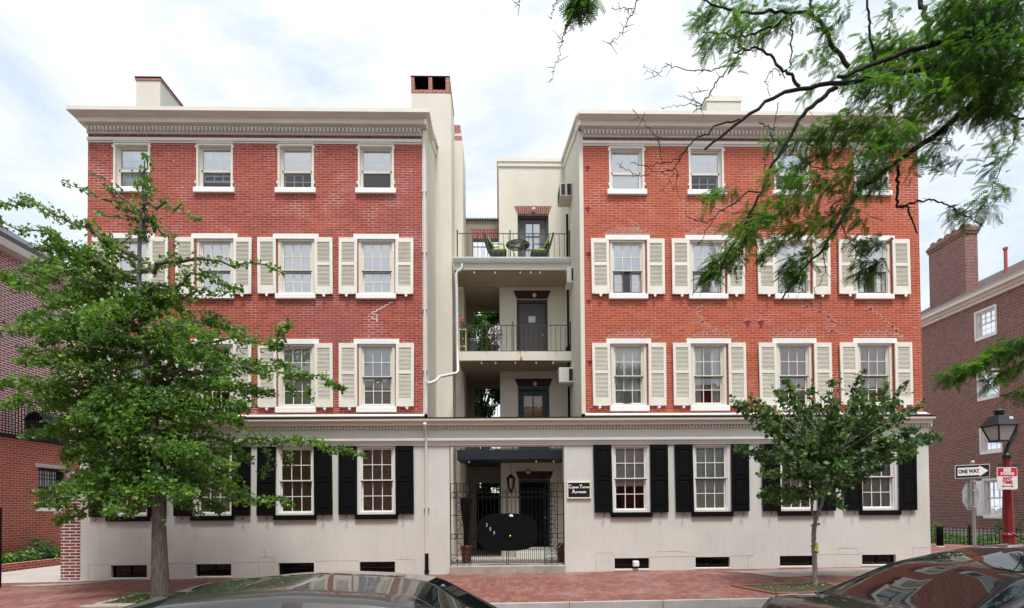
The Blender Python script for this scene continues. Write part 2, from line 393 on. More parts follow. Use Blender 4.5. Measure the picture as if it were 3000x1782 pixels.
def panel_holes(mb, x0, x1, z0, z1, yf, holes, depth, zfun=None):
    "a wall face in the plane y=yf with openings whose reveals go back by depth"
    xs = sorted({x0, x1, *[h[0] for h in holes], *[h[1] for h in holes]}); zs = sorted({z0, z1, *[h[2] for h in holes], *[h[3] for h in holes]})
    for i in range(len(xs)-1):
        for j in range(len(zs)-1):
            cx, cz = (xs[i]+xs[i+1])/2, (zs[j]+zs[j+1])/2
            if any(h[0] < cx < h[1] and h[2] < cz < h[3] for h in holes): continue
            mb.add([(xs[i],yf,zs[j]),(xs[i+1],yf,zs[j]),(xs[i+1],yf,zs[j+1]),(xs[i],yf,zs[j+1])], [(0,1,2,3)])
    yb = yf+depth
    for (a, b, c, d) in holes:
        mb.add([(a,yf,c),(a,yb,c),(a,yb,d),(a,yf,d)], [(0,1,2,3)]); mb.add([(b,yf,c),(b,yf,d),(b,yb,d),(b,yb,c)], [(0,1,2,3)])
        mb.add([(a,yf,d),(a,yb,d),(b,yb,d),(b,yf,d)], [(0,1,2,3)]); mb.add([(a,yf,c),(b,yf,c),(b,yb,c),(a,yb,c)], [(0,1,2,3)])
def quad(mb, a, b, c, d): mb.add([a, b, c, d], [(0, 1, 2, 3)])
def text_mesh(s, size, bold=0.0, sx=1.0):
    cu = bpy.data.curves.new('lettering', 'FONT'); cu.body = s; cu.size = size; cu.align_x = 'CENTER'; cu.align_y = 'CENTER'; cu.offset = bold
    cu.extrude = .0015; cu.resolution_u = 3
    o = bpy.data.objects.new('lettering', cu); COL.objects.link(o)
    dg = bpy.context.evaluated_depsgraph_get(); me = bpy.data.meshes.new_from_object(o.evaluated_get(dg))
    V = [(v.co.x*sx, v.co.y, v.co.z) for v in me.vertices]; F = [tuple(p.vertices) for p in me.polygons]
    bpy.data.objects.remove(o); bpy.data.meshes.remove(me); bpy.data.curves.remove(cu)
    return V, F
def put_text(mb, s, size, o, ux=(1, 0, 0), uz=(0, 0, 1), bold=0., sx=1., left=False):
    V, F = text_mesh(s, size, bold, sx)
    if not V: return 0
    x0 = min(v[0] for v in V); x1 = max(v[0] for v in V)
    dx = -x0 if left else -(x0+x1)/2
    ux = np.array(ux, float); uz = np.array(uz, float); nrm = np.cross(ux, uz); o = np.array(o, float)
    mb.add([o+ux*(v[0]+dx)+uz*v[1]+nrm*v[2] for v in V], F)
    return x1-x0
# ------------------------------------------------------------ foliage helpers
def px_path(pts):
    "pixel/depth polyline -> world polyline"
    return [np.array(at(x, y, Y)) for (x, y, Y) in pts]
def resample(P, n):
    P = np.array(P); L = np.r_[0, np.cumsum(np.linalg.norm(np.diff(P, axis=0), axis=1))]
    t = np.linspace(0, L[-1], n); return np.stack([np.interp(t, L, P[:, k]) for k in range(3)], 1), L[-1]
def wiggle(P, amp, n=None, seed=0):
    r = np.random.default_rng(seed); P, L = resample(P, n or max(4, int(len(P)*3)))
    w = r.normal(0, amp, P.shape); w[0] = 0; w[-1] = 0; return P+w
def instance(tv, tf, pos, nrm, ang, size):
    "many copies of a small template; nrm = facing, ang = spin about it"
    n = len(pos); nrm = nrm/np.linalg.norm(nrm, axis=1, keepdims=True)
    a = np.where(np.abs(nrm[:, 2:3]) < .9, np.array([[0, 0, 1.]]), np.array([[1., 0, 0]]))
    u = np.cross(a, nrm); u /= np.linalg.norm(u, axis=1, keepdims=True); w = np.cross(nrm, u)
    c, s = np.cos(ang)[:, None], np.sin(ang)[:, None]; U = u*c+w*s; W = -u*s+w*c
    tv = np.array(tv, float)
    V = pos[:, None, :] + size[:, None, None]*(tv[None, :, 0:1]*U[:, None]+tv[None, :, 1:2]*W[:, None]+tv[None, :, 2:3]*nrm[:, None])
    k = len(tv); return V.reshape(-1, 3), k
def big_mesh(name, chunks, mat, parent=None, loc=(0, 0, 0)):
    "chunks: list of (verts Nx3, verts per copy, face template list)"
    off = np.array(root_of(parent).location) if parent else np.array(loc, float)
    V = []; loops = []; starts = []; tot = []; base = 0; ls = 0
    for (v, k, tf) in chunks:
        n = len(v)//k; V.append(v)
        for f in tf:
            f = np.array(f); L = (np.arange(n)[:, None]*k+base+f[None]).ravel(); loops.append(L)
            starts.append(ls+np.arange(n)*len(f)); tot.append(np.full(n, len(f))); ls += n*len(f)
        base += len(v)
    V = np.concatenate(V)-off; loops = np.concatenate(loops); starts = np.concatenate(starts); tot = np.concatenate(tot)
    me = bpy.data.meshes.new(name); me.vertices.add(len(V)); me.vertices.foreach_set('co', V.astype(np.float32).ravel())
    me.loops.add(len(loops)); me.loops.foreach_set('vertex_index', loops.astype(np.int32))
    me.polygons.add(len(starts)); me.polygons.foreach_set('loop_start', starts.astype(np.int32)); me.polygons.foreach_set('loop_total', tot.astype(np.int32))
    me.update(calc_edges=True); me.validate(); me.materials.append(MATS[mat])
    o = bpy.data.objects.new(name, me); COL.objects.link(o)
    if parent: o.parent = parent
    else: o.location = off
    return o
GINKGO = ([(0, 0, 0), (.32, .42, .03), (.52, .80, .06), (.22, .98, .02), (0, .80, 0), (-.22, .98, .02), (-.52, .80, .06), (-.32, .42, .03)], [(0, 1, 2, 3, 4, 5, 6, 7)])
MAPLE = ([(0, -.05, 0), (.28, .02, 0), (.50, .22, .05), (.33, .34, 0), (.48, .68, .06), (.20, .60, 0), (0, 1.0, .02), (-.20, .60, 0), (-.48, .68, .06), (-.33, .34, 0), (-.50, .22, .05), (-.28, .02, 0)], [tuple(range(12))])
OVAL = ([(0, 0, 0), (.26, .35, .03), (.2, .8, .03), (0, 1, 0), (-.2, .8, .03), (-.26, .35, .03)], [(0, 1, 2, 3, 4, 5)])
def frond(nl=9):
    V = []; F = []
    for i in range(nl):
        t = (i+.6)/nl; y = t; z = -.38*t*t; L = .23*(1-.55*abs(t-.4)); w = .030
        for sgn in (-1, 1):
            b = len(V); V += [(0, y-w, z), (sgn*L*.55, y-w*1.0+.05, z-.012), (sgn*L, y+.10, z-.05), (sgn*L*.5, y+w*1.2+.05, z-.012), (0, y+w, z)]
            F.append(tuple(range(b, b+5)))
    b = len(V); V += [(-.008, 0, 0), (.008, 0, 0), (.006, .55, -.115), (-.006, .55, -.115), (.002, 1, -.38), (-.002, 1, -.38)]; F += [(b, b+1, b+2, b+3), (b+3, b+2, b+4, b+5)]
    return V, F
FROND = frond()
def plume(P, rad, dens, tmin=.0, flat=.7, tip=.35):
    "points scattered along a polyline inside a tapering sleeve"
    Q, L = resample(P, 60); n = max(3, int(dens*L)); t = RNG.uniform(tmin, 1, n)
    i = np.clip((t*59).astype(int), 0, 58); fr = (t*59-i)[:, None]; C = Q[i]*(1-fr)+Q[i+1]*fr
    r = rad*(tip+(1-tip)*np.minimum(1, (1-t)*2.2))*np.minimum(1, .35+t*2.0)
    d = RNG.normal(0, 1, (n, 3)); d /= np.linalg.norm(d, axis=1, keepdims=True); rr = RNG.uniform(0, 1, n)**.45
    off = d*(rr*r)[:, None]; off[:, 2] *= flat
    return C+off, off
brick('brick_soldier', (.20, .05, .045), (.30, .075, .065), (.50, .36, .33), w=.2, h=.065, ms=.007, wall=True)
brick('brick_soldier_dark', (.028, .016, .013), (.05, .024, .02), (.05, .04, .035), w=.2, h=.065, ms=.007, wall=True)
def _rot_soldier(nm='brick_soldier'):
    t = MATS[nm].node_tree
    br = [n for n in t.nodes if n.type == 'TEX_BRICK'][0]; lk = br.inputs['Vector'].links[0]; src = lk.from_socket
    mp = N(t, 'ShaderNodeMapping'); mp.inputs['Rotation'].default_value = (0, 0, radians(90)); t.links.new(src, mp.inputs[0]); t.links.new(mp.outputs[0], br.inputs['Vector'])
_rot_soldier()
_rot_soldier('brick_soldier_dark')
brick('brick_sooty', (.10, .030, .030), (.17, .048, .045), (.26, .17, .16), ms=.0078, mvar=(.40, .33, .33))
# ------------------------------------------------------------ ground
def ground_sheets():
    def sheet(name, x0, x1, y0, y1, zf, mat, nx=40, ny=2):
        m = MB(); m.grid(lambda u, v: (x0+(x1-x0)*u, y0+(y1-y0)*v, zf(x0+(x1-x0)*u, y0+(y1-y0)*v)), nx, ny, False); return struct(m.build(name, mat))
    sheet('ground', -400, 400, -400, 400, lambda x, y: -.62, 'asphalt', 1, 1)
    K = -4.15
    sheet('road', -60, 60, K-7.7, K-.12, lambda x, y: gz(x, K)-.15+.10*(1-((y-(K-3.9))/3.9)**2)*.6, 'asphalt', 60, 10)
    sheet('pavement', -60, 16.5, K, -.02, lambda x, y: gz(x, y), 'footway_brick', 90, 4)
    sheet('side_street', 11.2, 60, -.02, 40, lambda x, y: gz(x, 0)-.004, 'footway_brick', 20, 4)
    sheet('driveway', -60, -10.55, -.30, 40, lambda x, y: gz(x, 0)+.004, 'concrete', 20, 2)
    sheet('courtyard_floor', -10.5, 11.2, .03, 26, lambda x, y: .17, 'concrete', 2, 2)
    sheet('near_pavement', -60, 60, -30, K-7.85, lambda x, y: gz(x, K)-.0, 'footway_brick', 60, 2)
    # kerbs: long stones with joints
    for nm, y0, y1 in (('kerb', K-.12, K), ('near_kerb', K-7.85, K-7.7)):
        m = MB(); x = -40.
        r = random.Random(3)
        while x < (16.5 if nm == 'kerb' else 40):
            L = r.uniform(1.6, 2.6); z = gz(x+L/2, K)+.004; dz = .0072*L/2; j = r.uniform(-.008, .008)
            m.add([(x,y0,z-.3),(x+L-.012,y0,z-.3),(x+L-.012,y1,z-.3),(x,y1,z-.3),(x,y0+.015+j,z-dz),(x+L-.012,y0+.015+j,z+dz),(x+L-.012,y1,z+dz+.002),(x,y1,z-dz+.002)],
                  [(0,3,2,1),(4,5,6,7),(0,1,5,4),(1,2,6,5),(2,3,7,6),(3,0,4,7)])
            x += L
        struct(m.build(nm, 'kerb'))
    # worn concrete patches let into the brick footway
    m = MB()
    def patch(pts, dz=.010): m.add([(x, y, gz(x, y)+dz) for x, y in pts], [tuple(range(len(pts)))])
    patch([(-11.9,-.75),(-10.3,-.42),(-9.6,-.34),(-10.4,-.80),(-11.2,-1.0)])
    patch([(5.6,-.55),(6.9,-.42),(8.6,-.30),(10.2,-.25),(11.0,-1.6),(9.3,-1.9),(7.7,-1.5),(6.5,-1.7),(6.2,-.9)])
    struct(m.build('worn_paving', 'worn_patch'))
ground_sheets()

# ------------------------------------------------------------ the apartment building
B = thing('apartment_building', (0, 0, 0), 'large four-storey apartment building in red brick over cream stucco, with a central balcony alley', 'apartment building')
CX = [-9.49, -7.36, -5.26, -3.175, 3.44, 5.57, 7.86, 10.03]
ROWS = {1: (1.555, 3.32), 2: (4.354, 5.992), 3: (7.311, 8.752), 4: (10.10, 11.27)}
HW = {1: .50, 2: .47, 3: .47, 4: .47}
BLK = {'left': (-10.62, -1.965), 'right': (2.283, 11.305)}
YB = 10.0
def brick_walls():
    for side, (x0, x1) in BLK.items():
        cx = CX[:4] if side == 'left' else CX[4:]
        holes = [(c-HW[r], c+HW[r], *ROWS[r]) for c in cx for r in (2, 3, 4)]
        m = MB(); panel_holes(m, x0, x1, 4.0, 11.7, 0, holes, .16)
        # outer gable end (faces the driveway / side street); the alley end is stuccoed
        xe = x0 if side == 'left' else x1
        m.add([(xe,0,4.0),(xe,YB,4.0),(xe,YB,12.2),(xe,5.2,13.6),(xe,0,11.7)], [(0,1,2,3,4)])
        m.build('brick_wall', 'brick_'+side, B)
brick_walls()
def lower_wall():
    holes = [(c-HW[1], c+HW[1], *ROWS[1]) for c in CX]
    for c in (-9.48, -7.35, -5.24, -3.165, 3.445, 5.57, 7.80, 9.99): holes.append((c-.455, c+.455, gz(c)+.055, .345+.004*c))
    GL, GR = -1.292, 1.694
    holes.append((GL, GR, -.3, 3.32))
    m = MB(); panel_holes(m, -10.70, 11.38, -.3, 3.74, -.06, holes, .34)
    quad(m, (-10.70,-.06,-.3), (-10.70,YB,-.3), (-10.70,YB,4.0), (-10.70,-.06,4.0)); quad(m, (11.38,-.06,-.3), (11.38,YB,-.3), (11.38,YB,4.0), (11.38,-.06,4.0))
    m.build('stucco_wall', 'stucco_lower', B)
    # hairline joints of old render patches: thin raised edges
    m = MB()
    r = random.Random(5)
    def ln(pts, w=.007):
        for (a, b), (c, d) in zip(pts[:-1], pts[1:]):
            L = math.hypot(c-a, d-b); nx, nz = -(d-b)/L*w/2, (c-a)/L*w/2
            m.prism([(a-nx, b-nz), (c-nx, d-nz), (c+nx, d+nz), (a+nx, b+nz)], 'y', -.063, -.058)
    ln([(-10.5,.335),(-9.95,.34)]); ln([(-10.5,.335),(-10.5,-.02)]); ln([(-9.0,.335),(-7.85,.345)]); ln([(-6.85,.345),(-6.2,.36),(-5.75,.36)])
    ln([(-6.2,.02),(-6.2,.36),(-6.2,.48),(-5.85,.48),(-5.85,.36)]); ln([(-6.08,.75),(-6.02,.60),(-6.05,.50),(-5.98,.48)]); ln([(-4.75,.365),(-3.65,.37)]); ln([(-4.2,.05),(-4.2,.365)])
    ln([(-2.7,.385),(-2.2,.38),(-2.2,.1)]); ln([(-2.57,.5),(-2.57,.385)]); ln([(2.5,.02),(2.5,.5),(2.95,.5),(3.0,.385)]); ln([(3.9,.385),(5.1,.39)]); ln([(4.1,.52),(4.6,.53),(4.9,.5)])
    ln([(6.05,.39),(6.6,.39)]); ln([(6.5,.05),(6.5,.4),(6.65,.4),(6.65,.52)]); ln([(8.3,.40),(9.5,.40)]); ln([(8.9,.40),(8.9,.56),(9.4,.56),(9.45,.44),(9.6,.42)]); ln([(10.9,.12),(10.9,.56),(11.35,.56)])
    m.build('render_crack', 'rust' if False else 'granite', B)
    # pier returns inside the opening + step
    m = MB()
    m.add([(GL,.28,-.2),(GL,.28,3.32),(GL-.57,.28,3.32),(GL-.57,.28,-.2)], [(0,1,2,3)]); m.add([(GR,.28,-.2),(GR,.28,3.32),(GR+.49,.28,3.32),(GR+.49,.28,-.2)], [(0,1,2,3)])
    m.build('pier_return', 'stucco_upper', B)
    m = MB(); m.box(GL+.003, GR-.003, -.14, .30, -.15, .195, .015); m.build('step', 'granite', B)
lower_wall()
def entablature():
    x0, x1 = -10.70, 11.38
    m = MB(); q = lambda p, z: (x0-p*.12, x1+p*.05, -.06-p, .30, z)
    m.rings([q(.012,3.322), q(.035,3.33), q(.035,3.37), q(.05,3.38), q(.05,3.43), q(.09,3.445), q(.09,3.49), q(.045,3.515)]); m.build('moulding', 'lower_trim', B)
    m = MB(); m.rings([q(.02,3.517), q(.02,3.752)]); 
    m.build('frieze', 'lower_trim', B)
    m = MB(); x = x0
    while x < x1:
        m.box(x, x+.040, -.155, -.078, 3.757, 3.832); x += .083
    m.build('dentil_row', 'lower_trim', B)
    m = MB(); m.rings([q(.022,3.754), q(.022,3.834), q(.15,3.836), q(.15,3.895), q(.165,3.898), q(.18,3.93), q(.245,3.936), q(.26,3.945), q(.26,4.0)]); m.build('lower_cornice', 'trim', B)
    m = MB(); m.rings([q(.275,4.002), q(.275,4.022), q(.06,4.05)]); m.build('flashing', 'black_paint', B)
    for side, (a, b) in BLK.items():
        m = MB(); a2, b2 = a-.02, b+.03
        m.rings([(a2,b2,-.17,.0,4.052), (a2,b2,-.19,.0,4.075), (a2,b2,-.19,.0,4.098), (a2,b2,-.10,.0,4.11), (a2,b2,-.085,.0,4.145)]); m.build('ledge', 'white_paint', B)
entablature()
def top_cornices():
    for side, (x0, x1) in BLK.items():
        ql, qr = (.68, .62) if side == 'left' else (.40, .6)
        q = lambda p, z: (x0-p*ql, x1+p*qr, -p, .5+p*.5, z)
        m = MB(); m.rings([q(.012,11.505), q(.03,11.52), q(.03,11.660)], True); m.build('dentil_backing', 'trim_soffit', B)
        m = MB(); x = x0+.02
        while x < x1-.03:
            m.prism([(-.030, 11.655), (-.100, 11.655), (-.100, 11.585), (-.080, 11.555), (-.030, 11.545)], 'x', x, x+.052); x += .098
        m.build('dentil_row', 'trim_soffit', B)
        m = MB(); m.rings([q(.032,11.662), q(.06,11.668), q(.075,11.700), q(.185,11.706), q(.19,11.712), q(.19,11.826), q(.215,11.834), q(.23,11.852), q(.385,11.858), q(.40,11.864), q(.40,11.962), q(.36,11.978)]); m.build('cornice', 'trim', B)
        m = MB(); m.rings([(x0-.01, x1+.01, -.035, .0, 11.332), (x0-.01, x1+.01, -.035, .0, 11.405)]); m.build('string_course', 'trim', B)
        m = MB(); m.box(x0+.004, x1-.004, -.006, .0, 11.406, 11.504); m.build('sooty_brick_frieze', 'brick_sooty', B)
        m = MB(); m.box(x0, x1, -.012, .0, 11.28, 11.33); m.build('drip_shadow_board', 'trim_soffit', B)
        # roof: rises to a ridge, falls to the rear
        m = MB(); e = .14
        P = [(-.36, 11.978), (5.2, 13.62), (YB+.3, 12.25), (YB+.3, 12.15), (5.2, 13.50), (-.2, 11.977)]
        m.prism(P, 'x', x0-e, x1+(.02 if side == 'left' else e)); m.build('roof', 'roofing', B)
        m = MB(); quad(m, (x0,YB,0), (x1,YB,0), (x1,YB,12.3), (x0,YB,12.3))
        quad(m, (x0+.05,4.6,.2), (x1-.05,4.6,.2), (x1-.05,4.6,13), (x0+.05,4.6,13)); m.build('rear_wall', 'room', B)
        m = MB()
        for z in (.17, 3.98, 7.0, 9.8): m.box(x0+.06, x1-.06, .3, 4.5, z-.12, z)
        m.build('floor_slab', 'room', B)
top_cornices()
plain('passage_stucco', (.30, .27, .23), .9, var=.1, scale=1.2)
def alley():
    # stuccoed walls of the alley, chimney breasts, back block
    m = MB(); xl = -1.86
    m.add([(xl,0,0),(xl,YB,0),(xl,YB,12.3),(xl,5.2,13.6),(xl,0,11.9)], [(0,1,2,3,4)]); m.build('alley_wall', 'stucco_upper', B)
    xr = 2.18
    m = MB(); m.add([(xr,0,0),(xr,YB,0),(xr,YB,12.3),(xr,5.2,13.6),(xr,0,11.9)], [(0,1,2,3,4)]); m.build('alley_wall', 'stucco_upper', B)
    m = MB(); m.box(-1.965, xl+.004, -.03, .06, 4.15, 11.66); m.build('corner_board', 'trim', B)
    m = MB(); m.box(xr-.004, 2.283, -.012, .06, 4.15, 11.66); m.build('corner_board', 'stucco_upper', B)
    # rake trims along the tops of the alley walls
    for x, sg in ((xl, 1), (xr, -1)):
        m = MB()
        for off, w, h in ((.0, .10, .07), (-.20, .05, .12)):
            P = [(-.30, 11.955+off), (5.2, 13.60+off), (5.2, 13.60+off-h), (-.30, 11.955+off-h)]
            m.prism(P, 'x', x, x+sg*w)
        m.build('rake_trim', 'trim', B)
    # chimney breasts on the left wall
    m = MB(); m.box(xl-.2, -1.37, 2.07, 3.32, 0, 14.2); m.box(-2.56, -1.42, 2.074, 3.70, 12.2, 14.24); m.build('chimney_breast', 'stucco_upper', B)
    m = MB(); m.box(xl-.2, -1.10, 3.30, 4.78, 0, 13.62); m.build('chimney_breast', 'stucco_upper', B)
    m = MB(); m.box(-1.372, -1.12, 2.069, 2.069+.0, 0, 0) if False else None
    # flue tops with brick openings
    ch = MB(); x0, x1, y0, y1, zb, zt = -2.57, -1.41, 2.066, 3.72, 14.24, 14.76
    ch.box(x0, x1, y0, y1, zb, zb+.10); ch.box(x0, x0+.10, y0, y1, zb+.10, zt-.03); ch.box(x1-.12, x1, y0, y1, zb+.10, zt-.03)
    ch.box((x0+x1)/2-.055, (x0+x1)/2+.055, y0, y1, zb+.10, zt-.03); ch.box(x0+.1, x1-.12, (y0+y1)/2-.1, (y0+y1)/2+.1, zb+.1, zt-.03)
    c = ch.build('flue_top', 'brick_flue', B)
    m = MB(); m.box(x0-.01, x1+.01, y0-.01, y1+.01, zt-.03, zt); m.build('cap_sheet', 'black_paint', c)
    m = MB(); m.box(-1.42, -1.13, 3.34, 4.2, 13.62, 13.80); m.box(-1.40, -1.18, 3.40, 4.2, 13.9, 14.20); c2 = m.build('flue_top', 'brick_flue', B)
    m = MB(); m.box(-1.41, -1.15, 3.37, 4.2, 13.80, 13.90); m.build('mortar_course', 'stucco_upper', c2)
    # chimney left of the roof, chimney on the right block
    m = MB(); m.box(-10.01, -9.35, .95, 2.0, 11.9, 13.67); cc = m.build('chimney', 'stucco_upper', B)
    m = MB(); m.box(-10.03, -9.33, .93, 2.02, 13.67, 13.73); m.build('brick_cap', 'brick_flue', cc)
    m = MB(); m.box(-10.04, -9.32, .92, 2.03, 13.73, 13.765); m.build('cap_sheet', 'black_paint', cc)
    m = MB(); m.box(5.98, 6.96, .95, 1.45, 11.9, 13.22); cc = m.build('chimney', 'stucco_upper', B)
    m = MB(); m.box(5.96, 6.98, .93, 1.47, 13.22, 13.38); m.build('coping', 'trim', cc)
    # back block with the flat doors
    doors = {4: (9.12, 11.18, .651, 1.654), 3: (6.35, 8.43, .60, 1.60), 2: (3.43, 5.59, .62, 1.63), 1: (.45, 2.62, .62, 1.63)}
    holes = [(a, b, z0, z1) for z0, z1, a, b in doors.values()]
    m = MB(); panel_holes(m, .055, xr, 0, 12.70, 3.2, holes, .22); quad(m, (.055,3.2,0), (.055,8,0), (.055,8,12.7), (.055,3.2,12.7)); quad(m, (.055,8,0), (xr,8,0), (xr,8,12.7), (.055,8,12.7))
    m.build('back_block', 'stucco_upper', B)
    m = MB(); m.rings([(.04,2.178,3.17,8,12.70),(.03,2.178,3.16,8,12.72),(.03,2.178,3.16,8,12.84),(.0,2.178,3.13,8,12.85),(.0,2.178,3.13,8,12.97)]); m.build('parapet_coping', 'trim', B)
    for k, (z0, z1, a, b) in doors.items():
        # flared brick lintel
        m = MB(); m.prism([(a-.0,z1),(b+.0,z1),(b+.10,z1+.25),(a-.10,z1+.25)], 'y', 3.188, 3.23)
        lt = m.build('door_lintel', 'brick_soldier' if k == 4 else 'brick_soldier_dark', B)  # the three lower lintels use a much darker brick than the top one
        mat = 'door_green' if k == 2 else ('door_paint' if k != 1 else 'black_paint')
        m = MB(); m.box(a, a+.07, 3.30, 3.41, z0, z1); m.box(b-.07, b, 3.30, 3.41, z0, z1); m.box(a+.07, b-.07, 3.30, 3.41, z1-.09, z1)
        fr = m.build('door_frame', 'door_green' if k in (1, 2) else 'rail_iron', B)
        m = MB(); da, db, dz = a+.075, b-.075, z1-.095
        if k == 4: gh = [(da+.20, db-.20, z0+.55, dz-.12)]
        elif k == 3: gh = [((da+db)/2-.12, (da+db)/2+.12, dz-.62, dz-.38)]
        elif k == 2: gh = [(da+.12, db-.14, z0+.5, dz-.16)]
        else: gh = []
        panel_holes(m, da, db, z0, dz, 3.385, gh, .04); quad(m, (da,3.43,z0), (db,3.43,z0), (db,3.43,z0+.3), (da,3.43,z0+.3))
        d = m.build('door', mat, B)
        for (g0, g1, g2, g3) in gh:
            m = MB(); quad(m, (g0,3.41,g2), (g1,3.41,g2), (g1,3.41,g3), (g0,3.41,g3)); m.build('door_glass', 'glass_sky' if k == 4 else 'glass', d)
            m = MB(); m.box(g0, g1, 3.45, 3.455, g2, g3); m.build('door_curtain', 'shade_orange' if k == 2 else 'blind_white', d)
            if k != 3:
                m = MB(); n = 3 if k == 4 else 2
                m.box((g0+g1)/2-.018, (g0+g1)/2+.018, 3.388, 3.405, g2, g3)
                for i in range(1, n): zz = g2+(g3-g2)*i/n; m.box(g0, g1, 3.386, 3.404, zz-.018, zz+.018)
                m.build('glazing_bar', mat, d)
        m = MB(); m.ball((db-.08, 3.35, z0+.95), .032); m.build('knob', 'galvanised', d)
    m = MB(); m.box(.50, 1.75, 2.75, 3.195, .17, .31); m.box(.50, 1.75, 2.98, 3.195, .31, .45); m.build('door_steps', 'marble', B)
    # far wall of the passage with openings and grilles
    ops = [(-.854, .05, 9.12, 11.15), (-.854, .05, 6.35, 8.66), (-.854, .05, 3.43, 5.92), (-.80, .0, .17, 2.6)]
    m = MB(); panel_holes(m, -1.10, .052, 0, 11.80, 4.8, ops, .25); m.build('passage_wall', 'passage_stucco', B)
    m = MB(); m.box(-1.12, .05, 4.74, 5.1, 11.80, 11.83)
    x = -1.12
    while x < .03: m.box(x, x+.05, 4.73, 5.1, 11.83, 11.86); x += .085
    m.build('corrugated_coping', 'slate', B)
    m = MB(); m.prism([(-.854,11.15),(.05,11.15),(.052,11.50),(-.93,11.50)], 'y', 4.785, 4.82); m.build('passage_lintel', 'brick_soldier', B)
    for i, (a, b, z0, z1) in enumerate(ops):
        m = MB(); x = a+.06
        while x < b-.02: m.box(x-.007, x+.007, 4.96, 4.975, z0, z1-.05 if i else z1-.2); x += .108
        m.box(a, b, 4.955, 4.98, z1-.10 if i else z1-.22, z1-.075 if i else z1-.195); m.box(a, b, 4.955, 4.98, z0+1.3, z0+1.32)
        m.build('grille', 'black_iron', B)
alley()
def balconies():
    xr = 2.18
    # slabs: front edge at Y=1.9
    for z0, z1, xl, gut in ((8.80, 9.12, -1.30, True), (6.083, 6.35, -1.17, False), (3.14, 3.43, -1.24, False)):
        m = MB(); m.box(xl, xr-.003, 1.90, 3.195, z0, z1); 
        if xl < -1.1: m.box(-1.095, .05, 3.195, 4.79, z0, z1)
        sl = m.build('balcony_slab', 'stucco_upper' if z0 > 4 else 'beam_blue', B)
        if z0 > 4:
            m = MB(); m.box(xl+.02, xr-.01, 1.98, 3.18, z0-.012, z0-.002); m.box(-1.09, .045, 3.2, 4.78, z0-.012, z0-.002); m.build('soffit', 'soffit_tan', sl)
        if gut:
            m = MB(); m.prism([(1.895,9.10),(1.80,9.10),(1.775,9.125),(1.775,9.09),(1.80,9.03),(1.83,8.985),(1.895,8.97)], 'x', xl-.03, xr-.02); m.build('gutter', 'gutter_white', sl)
        if z0 > 3.2 and not gut:
            m = MB()
            for x, w, h in ((-.35,.02,.10),(.55,.015,.12),(.62,.05,.10),(.66,.03,.16),(1.45,.015,.08),(1.72,.02,.20),(.80,.03,.05)):
                m.prism([(x,z1-.002),(x+w,z1-.002),(x+w*.6,z1-h)] if x != .66 else [(x-.03,z0+.002),(x+.07,z0+.002),(x+.01,z0+h)], 'y', 1.8965, 1.899)
            m.build('rust_streak', 'rust', sl)
        # railing
        hz = {9.12: 9.925, 6.35: 7.165, 3.43: 4.2}[z1]
        r = MB(); a, b = xl+.10, xr-.02
        r.box(a, b, 1.965, 1.99, hz-.018, hz); r.box(a, b, 1.965, 1.99, z1+.02, z1+.04)
        n = 22
        for i in range(1, n):
            x = a+(b-a)*i/n; r.box(x-.007, x+.007, 1.97, 1.985, z1+.04, hz-.018)
        rr = r.build('railing', 'rail_iron', B)
        for x, h in ((a, .10), ((a+b)/2-.10, .10), (b, .10)):
            m = MB(); m.box(x-.018, x+.018, 1.955, 1.999, z1, hz+h, .004); m.build('rail_post', 'rail_iron', rr)
    # side wall beam under the slab on the left pier
    # downpipes
    def pipe(pts, r, mat, nm='downpipe', br=()):
        m = MB(); m.tube(pts, r, 10); p = m.build(nm, mat, B)
        for (x, y, z) in br:
            k = MB(); k.box(x-r-.03, x+r+.03, y-.02, y+.05, z-.012, z+.012); k.build('pipe_bracket', mat, p)
        return p
    pipe([(-1.905,-.075,11.45),(-1.905,-.075,4.75),(-1.90,-.075,4.55),(-1.89,-.12,4.40),(-1.89,-.12,4.17)], .034, 'pipe_cream', br=[(-1.905,-.075,z) for z in (10.0,8.4,6.9,5.3)])
    pipe([(-1.885,-.36,3.86),(-1.885,-.14,3.70),(-1.885,-.12,3.60),(-1.885,-.12,.52)], .038, 'pipe_cream', br=[(-1.885,-.12,1.72)])
    m = MB(); m.tube([(-1.885,-.12,.54),(-1.885,-.12,.10)], .048, 12); m.tube([(-1.885,-.12,.12),(-1.885,-.13,.02)], .06, 12); m.build('pipe_boot', 'black_iron', B)
    # gutter outlet pipe with offsets, down the left pier and across to the front
    P = [at(1353,773,1.86), at(1354,784,1.86), at(1350,790,1.86), at(1341,795,1.86), at(1337,803,1.86), at(1338,850,1.86), at(1340,1000,1.86), at(1342,1088,1.86), at(1336,1094,1.7)]
    Q = [at(1288,1104,.75), at(1277,1116,.45), at(1262,1122,.10), at(1251,1124,-.05)]
    m = MB(); m.tube([*P, *Q], .042, 10); m.build('downpipe', 'gutter_white', B)
    m = MB(); m.tube([(2.12,2.15,10.6),(2.12,2.15,3.3)], .035, 8); m.build('downpipe', 'black_iron', B)
    # iron star anchors: small column beside the alley, a diamond pair between the windows
    zs = [10.72, 9.62, 8.42, 7.16, 5.55, 4.30]
    def star(x, z, w, h):
        m = MB(); y = -.055
        pts = [(x, z+h), (x+w*.45, z+h*.42), (x+w, z), (x+w*.45, z-h*.42), (x, z-h), (x-w*.45, z-h*.42), (x-w, z), (x-w*.45, z+h*.42)]
        V = [(px, -.004, pz) for px, pz in pts]+[(x, y, z)]; F = [(i, (i+1) % 8, 8) for i in range(8)]+[tuple(range(8))[::-1]]
        m.add(V, F); m.ball((x, y-.005, z), w*.20, 8); return m.build('wall_anchor', 'anchor_red', B)
    for z in zs: star(2.40 if z > 5 else 2.45, z, .075, .13)
